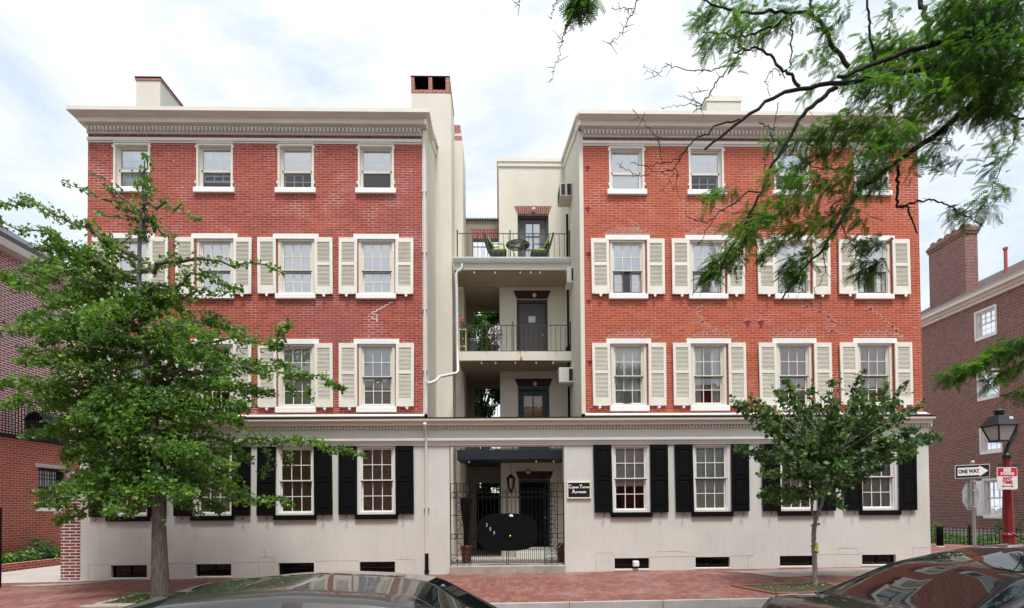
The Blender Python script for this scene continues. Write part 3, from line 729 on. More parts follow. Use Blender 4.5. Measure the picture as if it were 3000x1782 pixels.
    star(2.44-4.46, 4.27, .08, .12) if False else None
    for x in (6.62, 6.98): star(x, 6.60, .105, .20)
    # re-pointed mortar cracks in stepped lines
    def steps(side, path, w=.012):
        m = MB()
        for (x, z, dx, dz) in path:
            if dx: m.box(x, x+dx, -.0035, .001, z-w/2, z+w/2)
            else: m.box(x-w/2, x+w/2, -.004, .001, z, z+dz)
        return m
    def zig(x, z, n, seed, drift, side):
        r = random.Random(seed); path = []; c = .0665
        for i in range(n):
            L = r.choice([.11, .11, .225, .05])*r.choice([1, 1, -1]) if drift == 0 else r.choice([.06, .11, .16])*drift
            a = min(x, x+L); path.append((a, z, abs(L)+.01, 0)); x += L
            path.append((x, z-c, 0, c)); z -= c
            if r.random() < .3: path.append((x-.1, z, .2, 0))
        steps(side, path).build('mortar_repair', 'mortar_white', B)
    m = MB()
    P = [at(x, y, 0) for x, y in ((1152,887),(1140,887),(1140,893),(1128,893),(1128,900),(1116,900),(1116,907),(1103,907),(1103,914),(1090,914),(1090,921),(1104,921),(1104,928),(1104,942),(1090,928),(1090,935),(1103,935))]
    for a, b in zip(P[:-1], P[1:]):
        if abs(a[0]-b[0]) > .12 and abs(a[2]-b[2]) > .05: continue
        m.box(min(a[0], b[0])-.008, max(a[0], b[0])+.008, -.0045, .001, min(a[2], b[2])-.008, max(a[2], b[2])+.008)
    m.build('mortar_repair', 'white_paint', B)
    zig(5.75, 7.12, 12, 3, 0, 'right'); zig(8.0, 7.12, 14, 4, 0, 'right'); zig(10.1, 7.12, 15, 5, 0, 'right')
    zig(3.45, 9.3, 4, 6, 0, 'right')
    def fan(x, z, seed):
        m = MB(); r = random.Random(seed)
        for k in range(3):
            w = .62-.14*k+r.uniform(-.05, .05); zz = z+.0665*(k+.7); xx = x-w
            while xx < x+w:
                L = r.choice([.225, .225, .11]); m.box(xx, xx+L-.015, -.0035, .001, zz-.006, zz+.006); m.box(xx+L-.02, xx+L-.009, -.004, .001, zz, zz+.0665); xx += L
        m.build('mortar_repair', 'mortar_white', B)
    for c in CX[4:]: fan(c, 6.13, int(c*10)); 
    for c in CX[4:6]: fan(c, 8.89, int(c*7))
    r = random.Random(77); m = MB()
    for k in range(70):
        s = r.random() < .5; x = r.uniform(-10.4, -2.2) if s else r.uniform(2.5, 11.1); z = r.uniform(4.3, 11.2)
        if any(abs(x-c) < .62 and (ROWS[q][0]-.2 < z < ROWS[q][1]+.2) for c in CX for q in (2, 3, 4)) or any(abs(x-c) < 1.02 and (ROWS[q][0]-.2 < z < ROWS[q][1]+.2) for c in CX for q in (2, 3)): continue
        if r.random() < .5: m.box(x, x+r.uniform(.02, .05), -.003, .001, z, z+r.uniform(.015, .05))
        else: m.box(x, x+r.uniform(.08, .25), -.003, .001, z, z+.010)
    m.build('mortar_repair', 'mortar_white', B)
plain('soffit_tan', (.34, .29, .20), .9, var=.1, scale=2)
plain('mortar_white', (.58, .45, .40), .9, var=.1, scale=4)
balconies()
def sash(m, x0, x1, z0, z1, y, cols, rows, st=.035, rail=.045, bar=.020, d=.035):
    m.box(x0, x0+st, y, y+d, z0, z1); m.box(x1-st, x1, y, y+d, z0, z1); m.box(x0+st, x1-st, y, y+d, z0, z0+rail); m.box(x0+st, x1-st, y, y+d, z1-rail*.8, z1)
    a, b, c, e = x0+st, x1-st, z0+rail, z1-rail*.8
    for i in range(1, cols): xx = a+(b-a)*i/cols; m.box(xx-bar/2, xx+bar/2, y+.006, y+d-.006, c, e)
    for j in range(1, rows): zz = c+(e-c)*j/rows; m.box(a, b, y+.008, y+d-.008, zz-bar/2, zz+bar/2)
def blind(m, x0, x1, z0, z1, y, pitch=.036, seed=0):
    z = z0
    while z < z1: m.add([(x0,y,z),(x1,y,z),(x1,y+.014,z+pitch*.86),(x0,y+.014,z+pitch*.86)], [(0,1,2,3)]); z += pitch
def drape(m, x0, x1, z0, z1, y, k=5, sw=.0):
    m.grid(lambda u, v: (x0+(x1-x0)*u+sw*(1-v)*(1-v), y+.022*sin(u*k*2*pi)*(.5+.5*v)+.01*sin(u*17), z0+(z1-z0)*v), 40, 6)
BL = {(1,0):('wood',1.), (1,1):('grey',1.), (1,2):('wood',1.), (1,3):('wood',1.), (1,4):('grey',.62), (1,5):('paper',1.), (1,6):('white',1.), (1,7):('green',1.),
      (2,0):('white',1.), (2,1):('none',1.), (2,2):('white',1.), (2,3):('white',1.), (2,4):('sheer',1.), (2,5):('drapes',1.), (2,6):('orange',.8), (2,7):('orange',1.),
      (3,0):('white',1.), (3,1):('white',1.), (3,2):('white',1.), (3,3):('white',1.), (3,4):('white',1.), (3,5):('white',1.), (3,6):('white',1.), (3,7):('white',1.),
      (4,0):('half',.45), (4,1):('half',.5), (4,2):('half',.5), (4,3):('half',.5), (4,4):('white',1.), (4,5):('half',.5), (4,6):('half',.5), (4,7):('half',.5)}
def window(row, i):
    c = CX[i]; z0, z1 = ROWS[row]; hw = HW[row]; yw = -.06 if row == 1 else 0.
    fm = 'window_white' if row == 1 else 'window_cream'
    m = MB(); yf = yw+(.075 if row == 4 else .048); j = .065 if row != 4 else .05
    # casing (outer frame) with stepped jambs
    a, b = c-hw, c+hw
    y_out = yw+(.018 if row != 4 else -.022)
    m.box(a, a+j, y_out, yf+.09, z0+.0, z1-.002); m.box(b-j, b, y_out, yf+.09, z0, z1-.002); m.box(a+j, b-j, y_out+.003, yf+.088, z1-.05, z1-.003)
    m.box(a+j, a+j+.03, yf+.005, yf+.085, z0, z1-.05); m.box(b-j-.03, b-j, yf+.005, yf+.085, z0, z1-.05)
    m.box(a+j, b-j, yf-.02, yf+.087, z0+.0, z0+.055)
    W = m.build('window', fm, B)
    sx0, sx1 = a+j+.031, b-j-.031; sz0, sz1 = z0+.056, z1-.052
    zm = {1: 2.435, 2: 5.154, 3: 7.96, 4: 10.60}[row]
    if row == 4:
        s = MB(); s.box(sx0, sx1, yf+.02, yf+.06, zm-.03, zm+.03); s.box(sx0, sx0+.03, yf+.02, yf+.06, sz0, sz1); s.box(sx1-.03, sx1, yf+.02, yf+.06, sz0, sz1); s.box(sx0+.03, sx1-.03, yf+.021, yf+.06, sz0, sz0+.03); s.box(sx0+.03, sx1-.03, yf+.021, yf+.06, sz1-.04, sz1)
        s.build('storm_sash', 'window_white' if i > 3 else fm, W)
        s = MB(); sash(s, sx0+.01, sx1-.01, zm, sz1, yf+.075, 3, 2, bar=.022); s.build('upper_sash', 'window_white', W)
        s = MB(); lz0, lz1 = (sz0, zm) if i not in (1, 3) else (zm-.30, zm-.02)
        if i == 1: sash(s, sx0+.01, sx1-.01, sz0+.20, zm+.1, yf+.115, 3, 2, bar=.022)
        elif i == 3: s.box(sx0+.01, sx1-.01, yf+.115, yf+.15, zm+.06, zm+.10)
        else: sash(s, sx0+.01, sx1-.01, sz0, zm, yf+.115, 3, 2, bar=.022)
        s.build('lower_sash', 'blind_grey', W)
        g = MB(); quad(g, (sx0+.02,yf+.05,zm+.02), (sx1-.02,yf+.05,zm+.02), (sx1-.02,yf+.05,sz1-.03), (sx0+.02,yf+.05,sz1-.03)); g.build('pane', 'glass_sky', W)
        g = MB(); quad(g, (sx0+.02,yf+.055,sz0+.02), (sx1-.02,yf+.055,sz0+.02), (sx1-.02,yf+.055,zm), (sx0+.02,yf+.055,zm)); g.build('pane', 'glass' if i != 4 else 'glass_sky', W)
    else:
        s = MB(); sash(s, sx0, sx1, zm-.02, sz1, yf+.025, 3, 2); s.build('upper_sash', fm, W)
        s = MB(); sash(s, sx0, sx1, sz0, zm+.015, yf+.065, 3, 2); s.build('lower_sash', fm, W)
        s = MB(); s.box(sx0-.02, sx1+.02, yf-.002, yf+.024, zm-.028, zm-.008); s.build('meeting_rail_edge', 'rail_iron' if row != 1 else 'black_paint', W)
        g = MB(); quad(g, (sx0+.02,yf+.044,zm), (sx1-.02,yf+.044,zm), (sx1-.02,yf+.044,sz1-.03), (sx0+.02,yf+.044,sz1-.03))
        quad(g, (sx0+.02,yf+.084,sz0+.02), (sx1-.02,yf+.084,sz0+.02), (sx1-.02,yf+.084,zm), (sx0+.02,yf+.084,zm)); g.build('pane', {1: 'glass', 2: 'glass_mid', 3: 'glass_sky'}[row], W)
    kind, frac = BL[(row, i)]; yb = yf+(.108 if row < 3 else .150); zt = sz1+.02
    zb = zt-(zt-sz0)*frac
    bx0, bx1 = a+.03, b-.03
    if kind in ('wood', 'grey', 'green') or (kind == 'white' and row in (1, 2)):
        m = MB(); blind(m, bx0, bx1, zb, zt, yb, .048 if kind == 'wood' else .034); m.build('blind', {'wood': 'blind_wood', 'grey': 'blind_grey', 'green': 'blind_green', 'white': 'blind_grey'}[kind], W)
        m = MB(); m.box(bx0, bx1, yb+.03, yb+.034, zb, zt); m.build('blind_backing', {'wood': 'blind_wood', 'green': 'blind_green'}.get(kind, 'blind_grey'), W)
    elif kind in ('white', 'half', 'paper'):
        m = MB(); ys = yb-.035 if row > 2 else yb; m.box(bx0, bx1, ys, ys+.004, zb, zt); m.build('shade', {'paper': 'blind_grey'}.get(kind, 'blind_white'), W)
        if row == 3 and i >= 4:
            m = MB(); zz = z0+.62; m.box(sx0, sx1, yf-.01, yf+.0, zz, zz+.02); m.box(sx0, sx0+.02, yf-.01, yf, z0+.06, zz)
            for u in (.35, .62): m.box(sx0+(sx1-sx0)*u, sx0+(sx1-sx0)*u+.018, yf-.01, yf, z0+.06, zz)
            m.box(sx1-.02, sx1, yf-.01, yf, z0+.06, zz); m.box(sx0, sx1, yf-.01, yf, z0+.06, z0+.08); m.build('screen_insert', 'rail_iron', W)
            m = MB(); m.box(sx0+.26, sx0+.45, yf+.02, yf+.023, z0+.08, zz); m.build('screen_mesh', 'screen_grey', W)
    elif kind == 'orange':
        m = MB(); drape(m, bx0, bx1, zb, zt, yb, 2); m.build('shade', 'shade_orange', W)
    elif kind == 'sheer':
        m = MB(); drape(m, bx0, bx1, sz0, zt, yb+.05, 7); m.build('curtain', 'curtain_white', W)
        m = MB(); m.box(sx0+.24, sx0+.44, yf+.02, yf+.023, sz0+.03, sz0+.35); m.build('screen_mesh', 'screen_grey', W)
    elif kind == 'drapes':
        m = MB(); drape(m, bx0, c-.13, sz0, zt, yb+.05, 4, -.02); m.build('curtain', 'curtain_white', W); m = MB(); drape(m, c+.12, bx1, sz0, zt, yb+.05, 4, .0); m.build('curtain', 'curtain_white', W)
    if (row, i) == (4, 0):
        m = MB(); drape(m, bx0, c-.02, z0+.05, zm, yb+.03, 3); m.build('curtain', 'curtain_white', W)
    # sill and lintel
    m = MB()
    if row == 1: m.box(c-.548, c+.548, -.125, .02, 1.428, 1.556, .008); m.build('sill', 'black_paint', W)
    else:
        zs = {2: (4.213, 4.352), 3: (7.174, 7.309), 4: (9.955, 10.099)}[row]; k = .518 if row != 4 else .525
        m.rings([(c-k,c+k,-.065,.14,zs[0]), (c-k,c+k,-.075,.14,zs[0]+.01), (c-k,c+k,-.072,.14,zs[1]-.02), (c-k+.004,c+k-.004,-.055,.14,zs[1])]); m.build('sill', 'white_paint' if (row, i) != (2, 1) else 'blind_grey', W)
    if row in (2, 3):
        zl = {2: (5.994, 6.130), 3: (8.754, 8.890)}[row]; m = MB(); m.box(c-.592, c+.592, -.03, .14, zl[0], zl[1], .008); m.build('lintel', 'white_paint', W)
        m = MB(); m.box(a, b, .002, .016, z1-.045, z1-.001); m.build('head_board', 'trim_soffit', W)
    if row == 4:
        m = MB(); m.box(a-.0, b+.0, -.030, -.001, z1+.004, z1+.055); m.build('head_board', 'trim_soffit', W)
        for sx in (a-.012, b+.012):
            for zz in (z1-.10, z0+.14):
                m = MB(); m.box(sx-.014, sx+.014, -.05, -.001, zz-.03, zz+.03, .006); m.build('hinge', 'white_paint', W)
for row in (1, 2, 3, 4):
    for i in range(8): window(row, i)
def shutter(row, i, sd):
    c = CX[i]; r = random.Random(row*100+i*10+sd)
    zs = {1: (1.55, 3.316), 2: (4.348, 6.008), 3: (7.298, 8.778)}[row]; z0, z1 = zs
    if sd < 0: x0, x1 = c-.967, c-.492
    else: x0, x1 = c+.500, c+.968
    yw = -.06 if row == 1 else 0.
    ya, yb = yw-.075, yw-.033
    dt = r.uniform(-.012, .012); z0 += r.uniform(-.008, .008); z1 += r.uniform(-.006, .003) if row > 1 else 0
    mat = 'black_paint' if row == 1 else 'shutter_cream'
    st = .075; zr = z0+(z1-z0)*(.535 if row != 1 else .50); m = MB()
    bot = .20 if row > 1 else .15
    m.box(x0, x0+st, ya, yb, z0, z1, .006); m.box(x1-st, x1, ya, yb, z0, z1, .006)
    m.box(x0+st, x1-st, ya+.002, yb, z0, z0+bot); m.box(x0+st, x1-st, ya+.002, yb, z1-.12, z1); m.box(x0+st, x1-st, ya+.002, yb, zr-.035, zr+.035)
    tilt = dt
    for k, v in enumerate(m.v): m.v[k] = (v[0]+(v[2]-z0)*tilt, v[1], v[2])
    S = m.build('shutter', mat, B)
    a, b = x0+st, x1-st
    for (p, q) in ((z0+bot, zr-.035), (zr+.035, z1-.12)):
        m = MB()
        if row == 1:
            m.box(a, b, ya+.018, yb-.004, p, q); m.box(a+.045, b-.045, ya+.006, ya+.017, p+.045, q-.045, .010)
        else:
            z = p+.012
            while z < q-.01:
                m.add([(a,ya+.010,z),(b,ya+.010,z),(b,yb-.006,z+.030),(a,yb-.006,z+.030),(a,ya+.016,z-.006),(b,ya+.016,z-.006)], [(0,1,2,3),(4,5,1,0)]); z += .0345
            m.box(a, b, yb-.004, yb, p, q)
        for k, v in enumerate(m.v): m.v[k] = (v[0]+(v[2]-z0)*tilt, v[1], v[2])
        m.build('shutter_panel' if row == 1 else 'louvre_panel', mat if row == 1 else 'louvre_cream', S)
    # holdfast
    hx = x0+.235+r.uniform(-.06, .06); m = MB()
    if row == 1:
        pts = [(hx, ya-.012, z0+.02), (hx+.005, ya-.014, z0-.03), (hx+.02, ya-.016, z0-.065), (hx-.005, ya-.016, z0-.10), (hx-.035, ya-.016, z0-.09), (hx-.03, ya-.016, z0-.065)]
        m.tube(pts, .0085, 6); m.build('shutter_dog', 'black_iron', S)
    else:
        t = r.uniform(-.02, .02); z = z0
        m.prism([(hx-.008,z+.02),(hx+.008,z+.02),(hx+.010,z-.015),(hx+.038+t,z-.03),(hx+.028+t,z-.062),(hx+t,z-.088),(hx-.030+t,z-.062),(hx-.038+t,z-.028),(hx-.010,z-.015)], 'y', ya-.026, ya-.004); m.build('shutter_dog', 'white_paint', S)
for row in (1, 2, 3):
    for i in range(8):
        for sd in (-1, 1): shutter(row, i, sd)
def basement(i, c):
    z0, z1 = gz(c)+.055, .345+.004*c; a, b = c-.455, c+.455
    m = MB(); y = .02; m.box(a, a+.04, y, y+.05, z0, z1); m.box(b-.04, b, y, y+.05, z0, z1); m.box(a+.04, b-.04, y, y+.05, z0, z0+.035); m.box(a+.04, b-.04, y, y+.05, z1-.03, z1); m.box(c-.02, c+.02, y+.004, y+.046, z0+.035, z1-.03)
    W = m.build('basement_window', 'black_iron', B)
    m = MB(); quad(m, (a+.03,y+.03,z0+.02), (b-.03,y+.03,z0+.02), (b-.03,y+.03,z1-.02), (a+.03,y+.03,z1-.02)); m.build('pane', 'glass_dark', W)
    m = MB(); quad(m, (a,.26,z0), (b,.26,z0), (b,.26,z1), (a,.26,z1)); m.build('backing', 'dark_basement', W)
    m = MB(); m.rings([(a-.02,b+.02,-.075,.0,z0-.045), (a-.02,b+.02,-.075,.0,z0-.012), (a-.02,b+.02,-.062,.0,z0-.002)]); m.build('sill', 'stucco_lower', W)
    if i == 4:
        m = MB(); m.box(c+.02, c+.17, -.16, -.0, z0+.06, z0+.21, .02); m.build('vent_hood', 'white_paint', W)
for i, c in enumerate((-9.48, -7.35, -5.24, -3.165, 3.445, 5.57, 7.80, 9.99)): basement(i, c)
# ------------------------------------------------------------ gate
def gate():
    x0, x1, zb, zt = -1.285, 1.688, .20, 2.355; y = .06
    G = thing('iron_gate', (.2, y, zb), 'black wrought iron gate with scrolled side panels and an oval plate, in the stucco opening', 'gate')
    def bar(m, xa, xb, za, zb_, t=.012): m.box(xa, xb, y-t/2, y+t/2, za, zb_)
    rings_z = (1.958, 2.111); mid_z = (.887, 1.012)
    def scroll(m, cx, cz, r, a0, turns, sg=1, t=.007):
        pts = []
        n = int(18*turns)
        for k in range(n+1):
            u = k/n; a = a0+sg*turns*2*pi*u; rr = r*(1-.78*u); pts.append((cx+rr*cos(a), y, cz+rr*sin(a)))
        m.tube(pts, t, 5, False)
    for sx in (0, 1):
        a, b = (x0, -.79) if sx == 0 else (1.20, x1)
        inner = a+.17 if sx == 0 else b-.17
        m = MB()
        for xx in (a, inner-.008, (a+b)/2+.09*(1 if sx == 0 else -1), b-.016): bar(m, xx, xx+.018, zb, zt)
        for zz in (zt-.02, *rings_z, *mid_z, zb+.05, .47, 1.50): bar(m, a, b, zz, zz+.016)
        P = m.build('side_panel', 'black_iron', G)
        m = MB()
        s0, s1 = (inner, b-.02) if sx == 0 else (a+.02, inner); cw = (s0+s1)/2; w = (s1-s0)/2
        for (za, zc) in ((1.03, 1.49), (1.52, 1.945), (.49, .875)):
            h = zc-za
            for q in (-1, 1):
                xx = cw+q*w*.5
                scroll(m, xx, za+.075, .065, pi/2, 1.3, q); scroll(m, xx, zc-.075, .065, -pi/2, 1.3, -q)
                m.tube([(cw+q*w*.92, y, za+.10), (cw+q*w*.5, y, za+h*.32), (cw+q*.012, y, za+h*.5)], .007, 5, False)
                m.tube([(cw+q*w*.92, y, zc-.10), (cw+q*w*.5, y, zc-h*.32), (cw+q*.012, y, za+h*.5)], .007, 5, False)
                scroll(m, cw+q*w*.45, za+h*.5, .05, 0 if q > 0 else pi, 1.1, -q)
        for q in (-1, 1): scroll(m, cw+q*w*.45, zt-.075, .05, pi/2, 1.3, q); scroll(m, cw+q*w*.45, rings_z[1]+.07, .05, -pi/2, 1.3, -q)
        m.build('scrollwork', 'black_iron', P)
        m = MB()
        for zc in ((rings_z[0]+rings_z[1])/2+.008, (mid_z[0]+mid_z[1])/2+.008, zb+.13):
            for xx in ((a+inner)/2+.008, cw-w*.5, cw+w*.5): m.ring((xx, y, zc), .060, .0065, 18)
        m.build('ring_band', 'black_iron', P)
    ctr = .20
    for (a, b) in ((-.765, ctr-.012), (ctr+.012, 1.178)):
        m = MB()
        for xx in (a, b-.020): bar(m, xx, xx+.020, zb+.02, 2.20)
        for zz in (*rings_z, zb+.055, *mid_z, .60): bar(m, a, b, zz, zz+.015)
        n = 9
        for k in range(1, n):
            xx = a+(b-a)*k/n; bar(m, xx-.006, xx+.006, zb+.06, rings_z[0]); bar(m, xx-.005, xx+.005, rings_z[1], rings_z[1]+.06)
            m.lathe(xx, y, [(.002, rings_z[1]+.12), (.010, rings_z[1]+.075), (.006, rings_z[1]+.05)], 6)
            xm = xx-(b-a)/n/2; bar(m, xm-.005, xm+.005, zb+.06, .66)
        L = m.build('gate_leaf', 'black_iron', G)
        m = MB()
        for k in range(n): m.ring((a+(b-a)*(k+.5)/n, y, (rings_z[0]+rings_z[1])/2+.008), .055, .0065, 16)
        m.build('ring_band', 'black_iron', L)
    # oval plate, in two halves
    pts = []
    cx, cz, hw, hh = .197, 1.062, .805, .49
    for k in range(48):
        a = 2*pi*k/48; c, s = cos(a), sin(a); pts.append((cx+hw*math.copysign(abs(c)**.62, c), cz+hh*math.copysign(abs(s)**.72, s)))
    m = MB(); m.prism(pts, 'y', y-.035, y-.018); pl = m.build('oval_plate', 'black_paint', G)
    m = MB()
    for ch, px, py in (('3', 1426, 1539), ('0', 1436.5, 1550.5), ('9', 1447.5, 1562.5)):
        p = at(px, py, y-.038); put_text(m, ch, .135, (p[0], y-.038, p[2]), bold=.001, sx=.8)
    m.build('house_number', 'lamp_glass', pl)
    m = MB(); p = at(1497, 1511.5, y-.05); m.ball((p[0], y-.05, p[2]), .035, 10, (1.5, .6, 1)); m.ball((p[0]+.03, y-.05, p[2]-.01), .028); m.build('latch_plate', 'white_paint', pl)
    m = MB(); p = at(1494.5, 1571, y-.05); m.ball((p[0], y-.06, p[2]), .034, 12); m.build('knob', 'brass', pl)
gate()
def name_sign():
    a = at(1660.8, 1411.6, -.1); b = at(1732, 1461, -.1); x0, x1, z1, z0 = a[0], b[0], a[2], b[2]
    S = thing('name_sign', ((x0+x1)/2, -.06, z0), 'black name board in a pale frame on the stucco right of the gate', 'sign')
    m = MB(); t = .035; m.box(x0, x1, -.105, -.062, z0, z0+t, .005); m.box(x0, x1, -.105, -.062, z1-t, z1, .005); m.box(x0, x0+t, -.104, -.062, z0+t, z1-t); m.box(x1-t, x1, -.104, -.062, z0+t, z1-t); m.build('frame', 'wood_yellow_pale', S)
    m = MB(); m.box(x0+t, x1-t, -.088, -.063, z0+t, z1-t); m.build('board', 'sign_black', S)
    m = MB()
    W = x1-x0
    zl = z1-.14
    def word(big, small, x, z, s1, s2):
        w = put_text(m, big, s1, (x, -.0895, z+s1*.07), bold=.006, left=True, sx=.85); x += w+.006
        w2 = put_text(m, small, s2, (x, -.0895, z-.004), bold=.005, left=True, sx=.86); return x+w2
    e = word('C', 'ypress', x0+.042, zl, .128, .078); word('T', 'errace', e+.022, zl, .128, .078)
    word('A', 'partments', x0+.13, zl-.125, .128, .078)
    m.build('lettering', 'sign_white', S)
plain('wood_yellow_pale', (.74, .70, .56), .6, var=.05)
name_sign()
# ------------------------------------------------------------ lamps, air conditioners, bulbs
for k, (px, py, lab) in enumerate(((1563, 615, 'round glass wall lamp above the top balcony door'), (1566, 865, 'round glass wall lamp above the middle balcony door'), (1568, 1125, 'round glass wall lamp above the lowest balcony door'), (1547.6, 1382, 'round glass wall lamp above the ground floor door behind the gate'))):
    p = at(px, py, 3.12); L = thing('wall_lamp', (p[0], 3.18, p[2]), lab, 'wall lamp', 'round lamps above the flat doors')
    m = MB(); m.ball(p, .075, 14); m.build('globe', 'lamp_glass', L); m = MB(); m.box(p[0]-.05, p[0]+.05, 3.15, 3.186, p[2]-.05, p[2]+.05, .01); m.build('base', 'galvanised', L)
def ac(x0, x1, y0, y1, z0, z1, lab, mat, mode):
    A = thing('air_conditioner', ((x0+x1)/2, y0, z0), lab, 'air conditioner', 'air conditioners on the right alley wall')
    m = MB(); m.box(x0, x1, y0, y1, z0, z1, .015); m.build('casing', mat, A)
    m = MB()
    if mode == 0:
        w = x1-x0
        for u in (.12, .60): m.box(x0+w*u, x0+w*(u+.30), y0-.004, y0+.001, z0+.04, z1-.03)
    elif mode == 1:
        for r_ in range(4):
            zz = z0+.05+r_*(z1-z0-.08)/4
            for u in (.10, .36): m.box(x0+(x1-x0)*u, x0+(x1-x0)*(u+.16), y0-.004, y0+.001, zz, zz+.055)
        m.build('vent_slots', 'louvre_cream', A); m = MB()
        m.box(x0+(x1-x0)*.68, x0+(x1-x0)*.94, y0-.004, y0+.001, z0+.05, z1-.04)
    m.build('vent', 'dark_basement', A)
    m = MB()
    for k in range(9): zz = z0+.04+k*(z1-z0-.08)/9; m.box(x0-.004, x0+.001, y0+.04, y1-.04, zz, zz+.018)
    m.build('side_grille', 'screen_grey', A)
ac(1.82, 2.178, 1.40, 2.0, 10.73, 11.12, 'cream air conditioner with two dark vents below the top balcony roofline', 'ac_tan', 0)
ac(1.99, 2.178, 1.30, 1.85, 8.17, 8.62, 'white air conditioner just under the top balcony slab', 'ac_body', 1)
ac(1.75, 2.178, 1.47, 2.0, 5.32, 5.76, 'white air conditioner just under the middle balcony slab', 'ac_body', 1)
for (lab, pts) in (('row of small bulbs hanging under the top balcony slab', ((1389,795),(1451,794),(1524,794),(1555,796),(1582,795))), ('row of small bulbs hanging under the middle balcony slab', ((1411,1062),(1452,1060),(1510,1061),(1571,1061),(1620,1060))), ('small bulbs under the blue beam behind the gate', ((1374,1348),(1571,1348),(1622,1347)))):
    P = [at(x, y, 1.96) for x, y in pts]; S = thing('string_lights', P[0], lab, 'string lights', 'bulb strings under the balconies')
    z = {795: 8.79, 1062: 6.075, 1348: 3.13}[pts[0][1]]
    m = MB(); m.tube([(p[0], 1.96, z-.006) for p in P], .006, 5); m.build('cable', 'black_iron', S)
    for p in P: m = MB(); m.ball((p[0], 1.96, z-.055), .030, 8, (1, 1, 1.3)); m.build('bulb', 'bulb', S); 
def lantern():
    p = at(1497, 1418, 2.6); S = thing('hanging_lantern', (p[0], 2.6, 3.1), 'black hanging lantern under the balcony behind the gate', 'lantern')
    m = MB(); m.tube([(p[0], 2.6, 3.13), (p[0], 2.6, p[2]+.30)], .008, 6); m.build('chain', 'black_iron', S)
    m = MB(); z = p[2]; m.lathe(p[0], 2.6, [(.01, z+.32), (.03, z+.28), (.13, z+.20), (.14, z+.18)], 6, False); m.lathe(p[0], 2.6, [(.09, z-.16), (.06, z-.2), (.01, z-.30)], 6, False)
    for k in range(6):
        a = 2*pi*k/6; m.tube([(p[0]+.13*cos(a), 2.6+.13*sin(a), z+.18), (p[0]+.09*cos(a), 2.6+.09*sin(a), z-.16)], .008, 4)
    m.build('frame', 'black_iron', S); m = MB(); m.lathe(p[0], 2.6, [(.085, z-.15), (.12, z+.17)], 6, False); m.build('glass', 'glass', S)
lantern()
# ------------------------------------------------------------ balcony furniture
def chair(cx, cy, z, face, lab):
    C = thing('balcony_chair', (cx, cy, z), lab, 'chair', 'chairs on the top balcony'); s = face
    fx = lambda x: cx+s*x
    m = MB(); m.box(fx(-.24), fx(.24), cy-.24, cy+.24, z+.34, z+.41, .01); m.build('seat', 'dark_wicker', C)
    m = MB(); m.box(fx(-.20), fx(.25), cy-.235, cy+.235, z+.412, z+.50, .03); m.build('seat_cushion', 'cushion_green', C)
    m = MB(); P = [(fx(-.22), z+.36), (fx(-.38), z+.70), (fx(-.46), z+.98), (fx(-.42), z+1.0), (fx(-.34), z+.72), (fx(-.17), z+.38)]
    m.prism(P if s > 0 else P[::-1], 'y', cy-.23, cy+.23); m.build('backrest', 'dark_wicker', C)
    m = MB(); P = [(fx(-.15), z+.50), (fx(-.30), z+.78), (fx(-.34), z+.90), (fx(-.30), z+.90), (fx(-.24), z+.76), (fx(-.10), z+.50)]; m.prism(P if s > 0 else P[::-1], 'y', cy-.2, cy+.2); m.build('back_cushion', 'cushion_green', C)
    for dx in (-.22, .22):
        for dy in (-.22, .22): m = MB(); m.tube([(fx(dx), cy+dy, z), (fx(dx*.95), cy+dy, z+.36)], .016, 6); m.build('leg', 'dark_wicker', C)
    for dy in (-.24, .24): m = MB(); m.tube([(fx(-.33), cy+dy, z+.62), (fx(.16), cy+dy, z+.62), (fx(.22), cy+dy, z+.36)], .015, 6); m.build('armrest', 'dark_wicker', C)
chair(.03, 2.5, 9.12, 1, 'dark chair with green cushion at the left of the glass balcony table')
chair(1.27, 2.5, 9.12, -1, 'dark chair with green cushion at the right of the glass balcony table')
def table():
    T = thing('balcony_table', (.63, 2.45, 9.12), 'small round glass table between two chairs on the top balcony', 'table')
    m = MB(); m.ring((.63, 2.45, 9.80), .36, .014, 28, 'xy'); m.build('rim', 'rail_iron', T)
    m = MB(); m.lathe(.63, 2.45, [(.35, 9.795), (.35, 9.803)], 28); m.build('tabletop', 'glass_table', T)
    for a in (.5, 2.1, 3.7, 5.3): m = MB(); m.tube([(.63+.33*cos(a), 2.45+.33*sin(a), 9.79), (.63+.14*cos(a), 2.45+.14*sin(a), 9.5), (.63+.30*cos(a), 2.45+.30*sin(a), 9.12)], .012, 6); m.build('leg', 'rail_iron', T)
table()
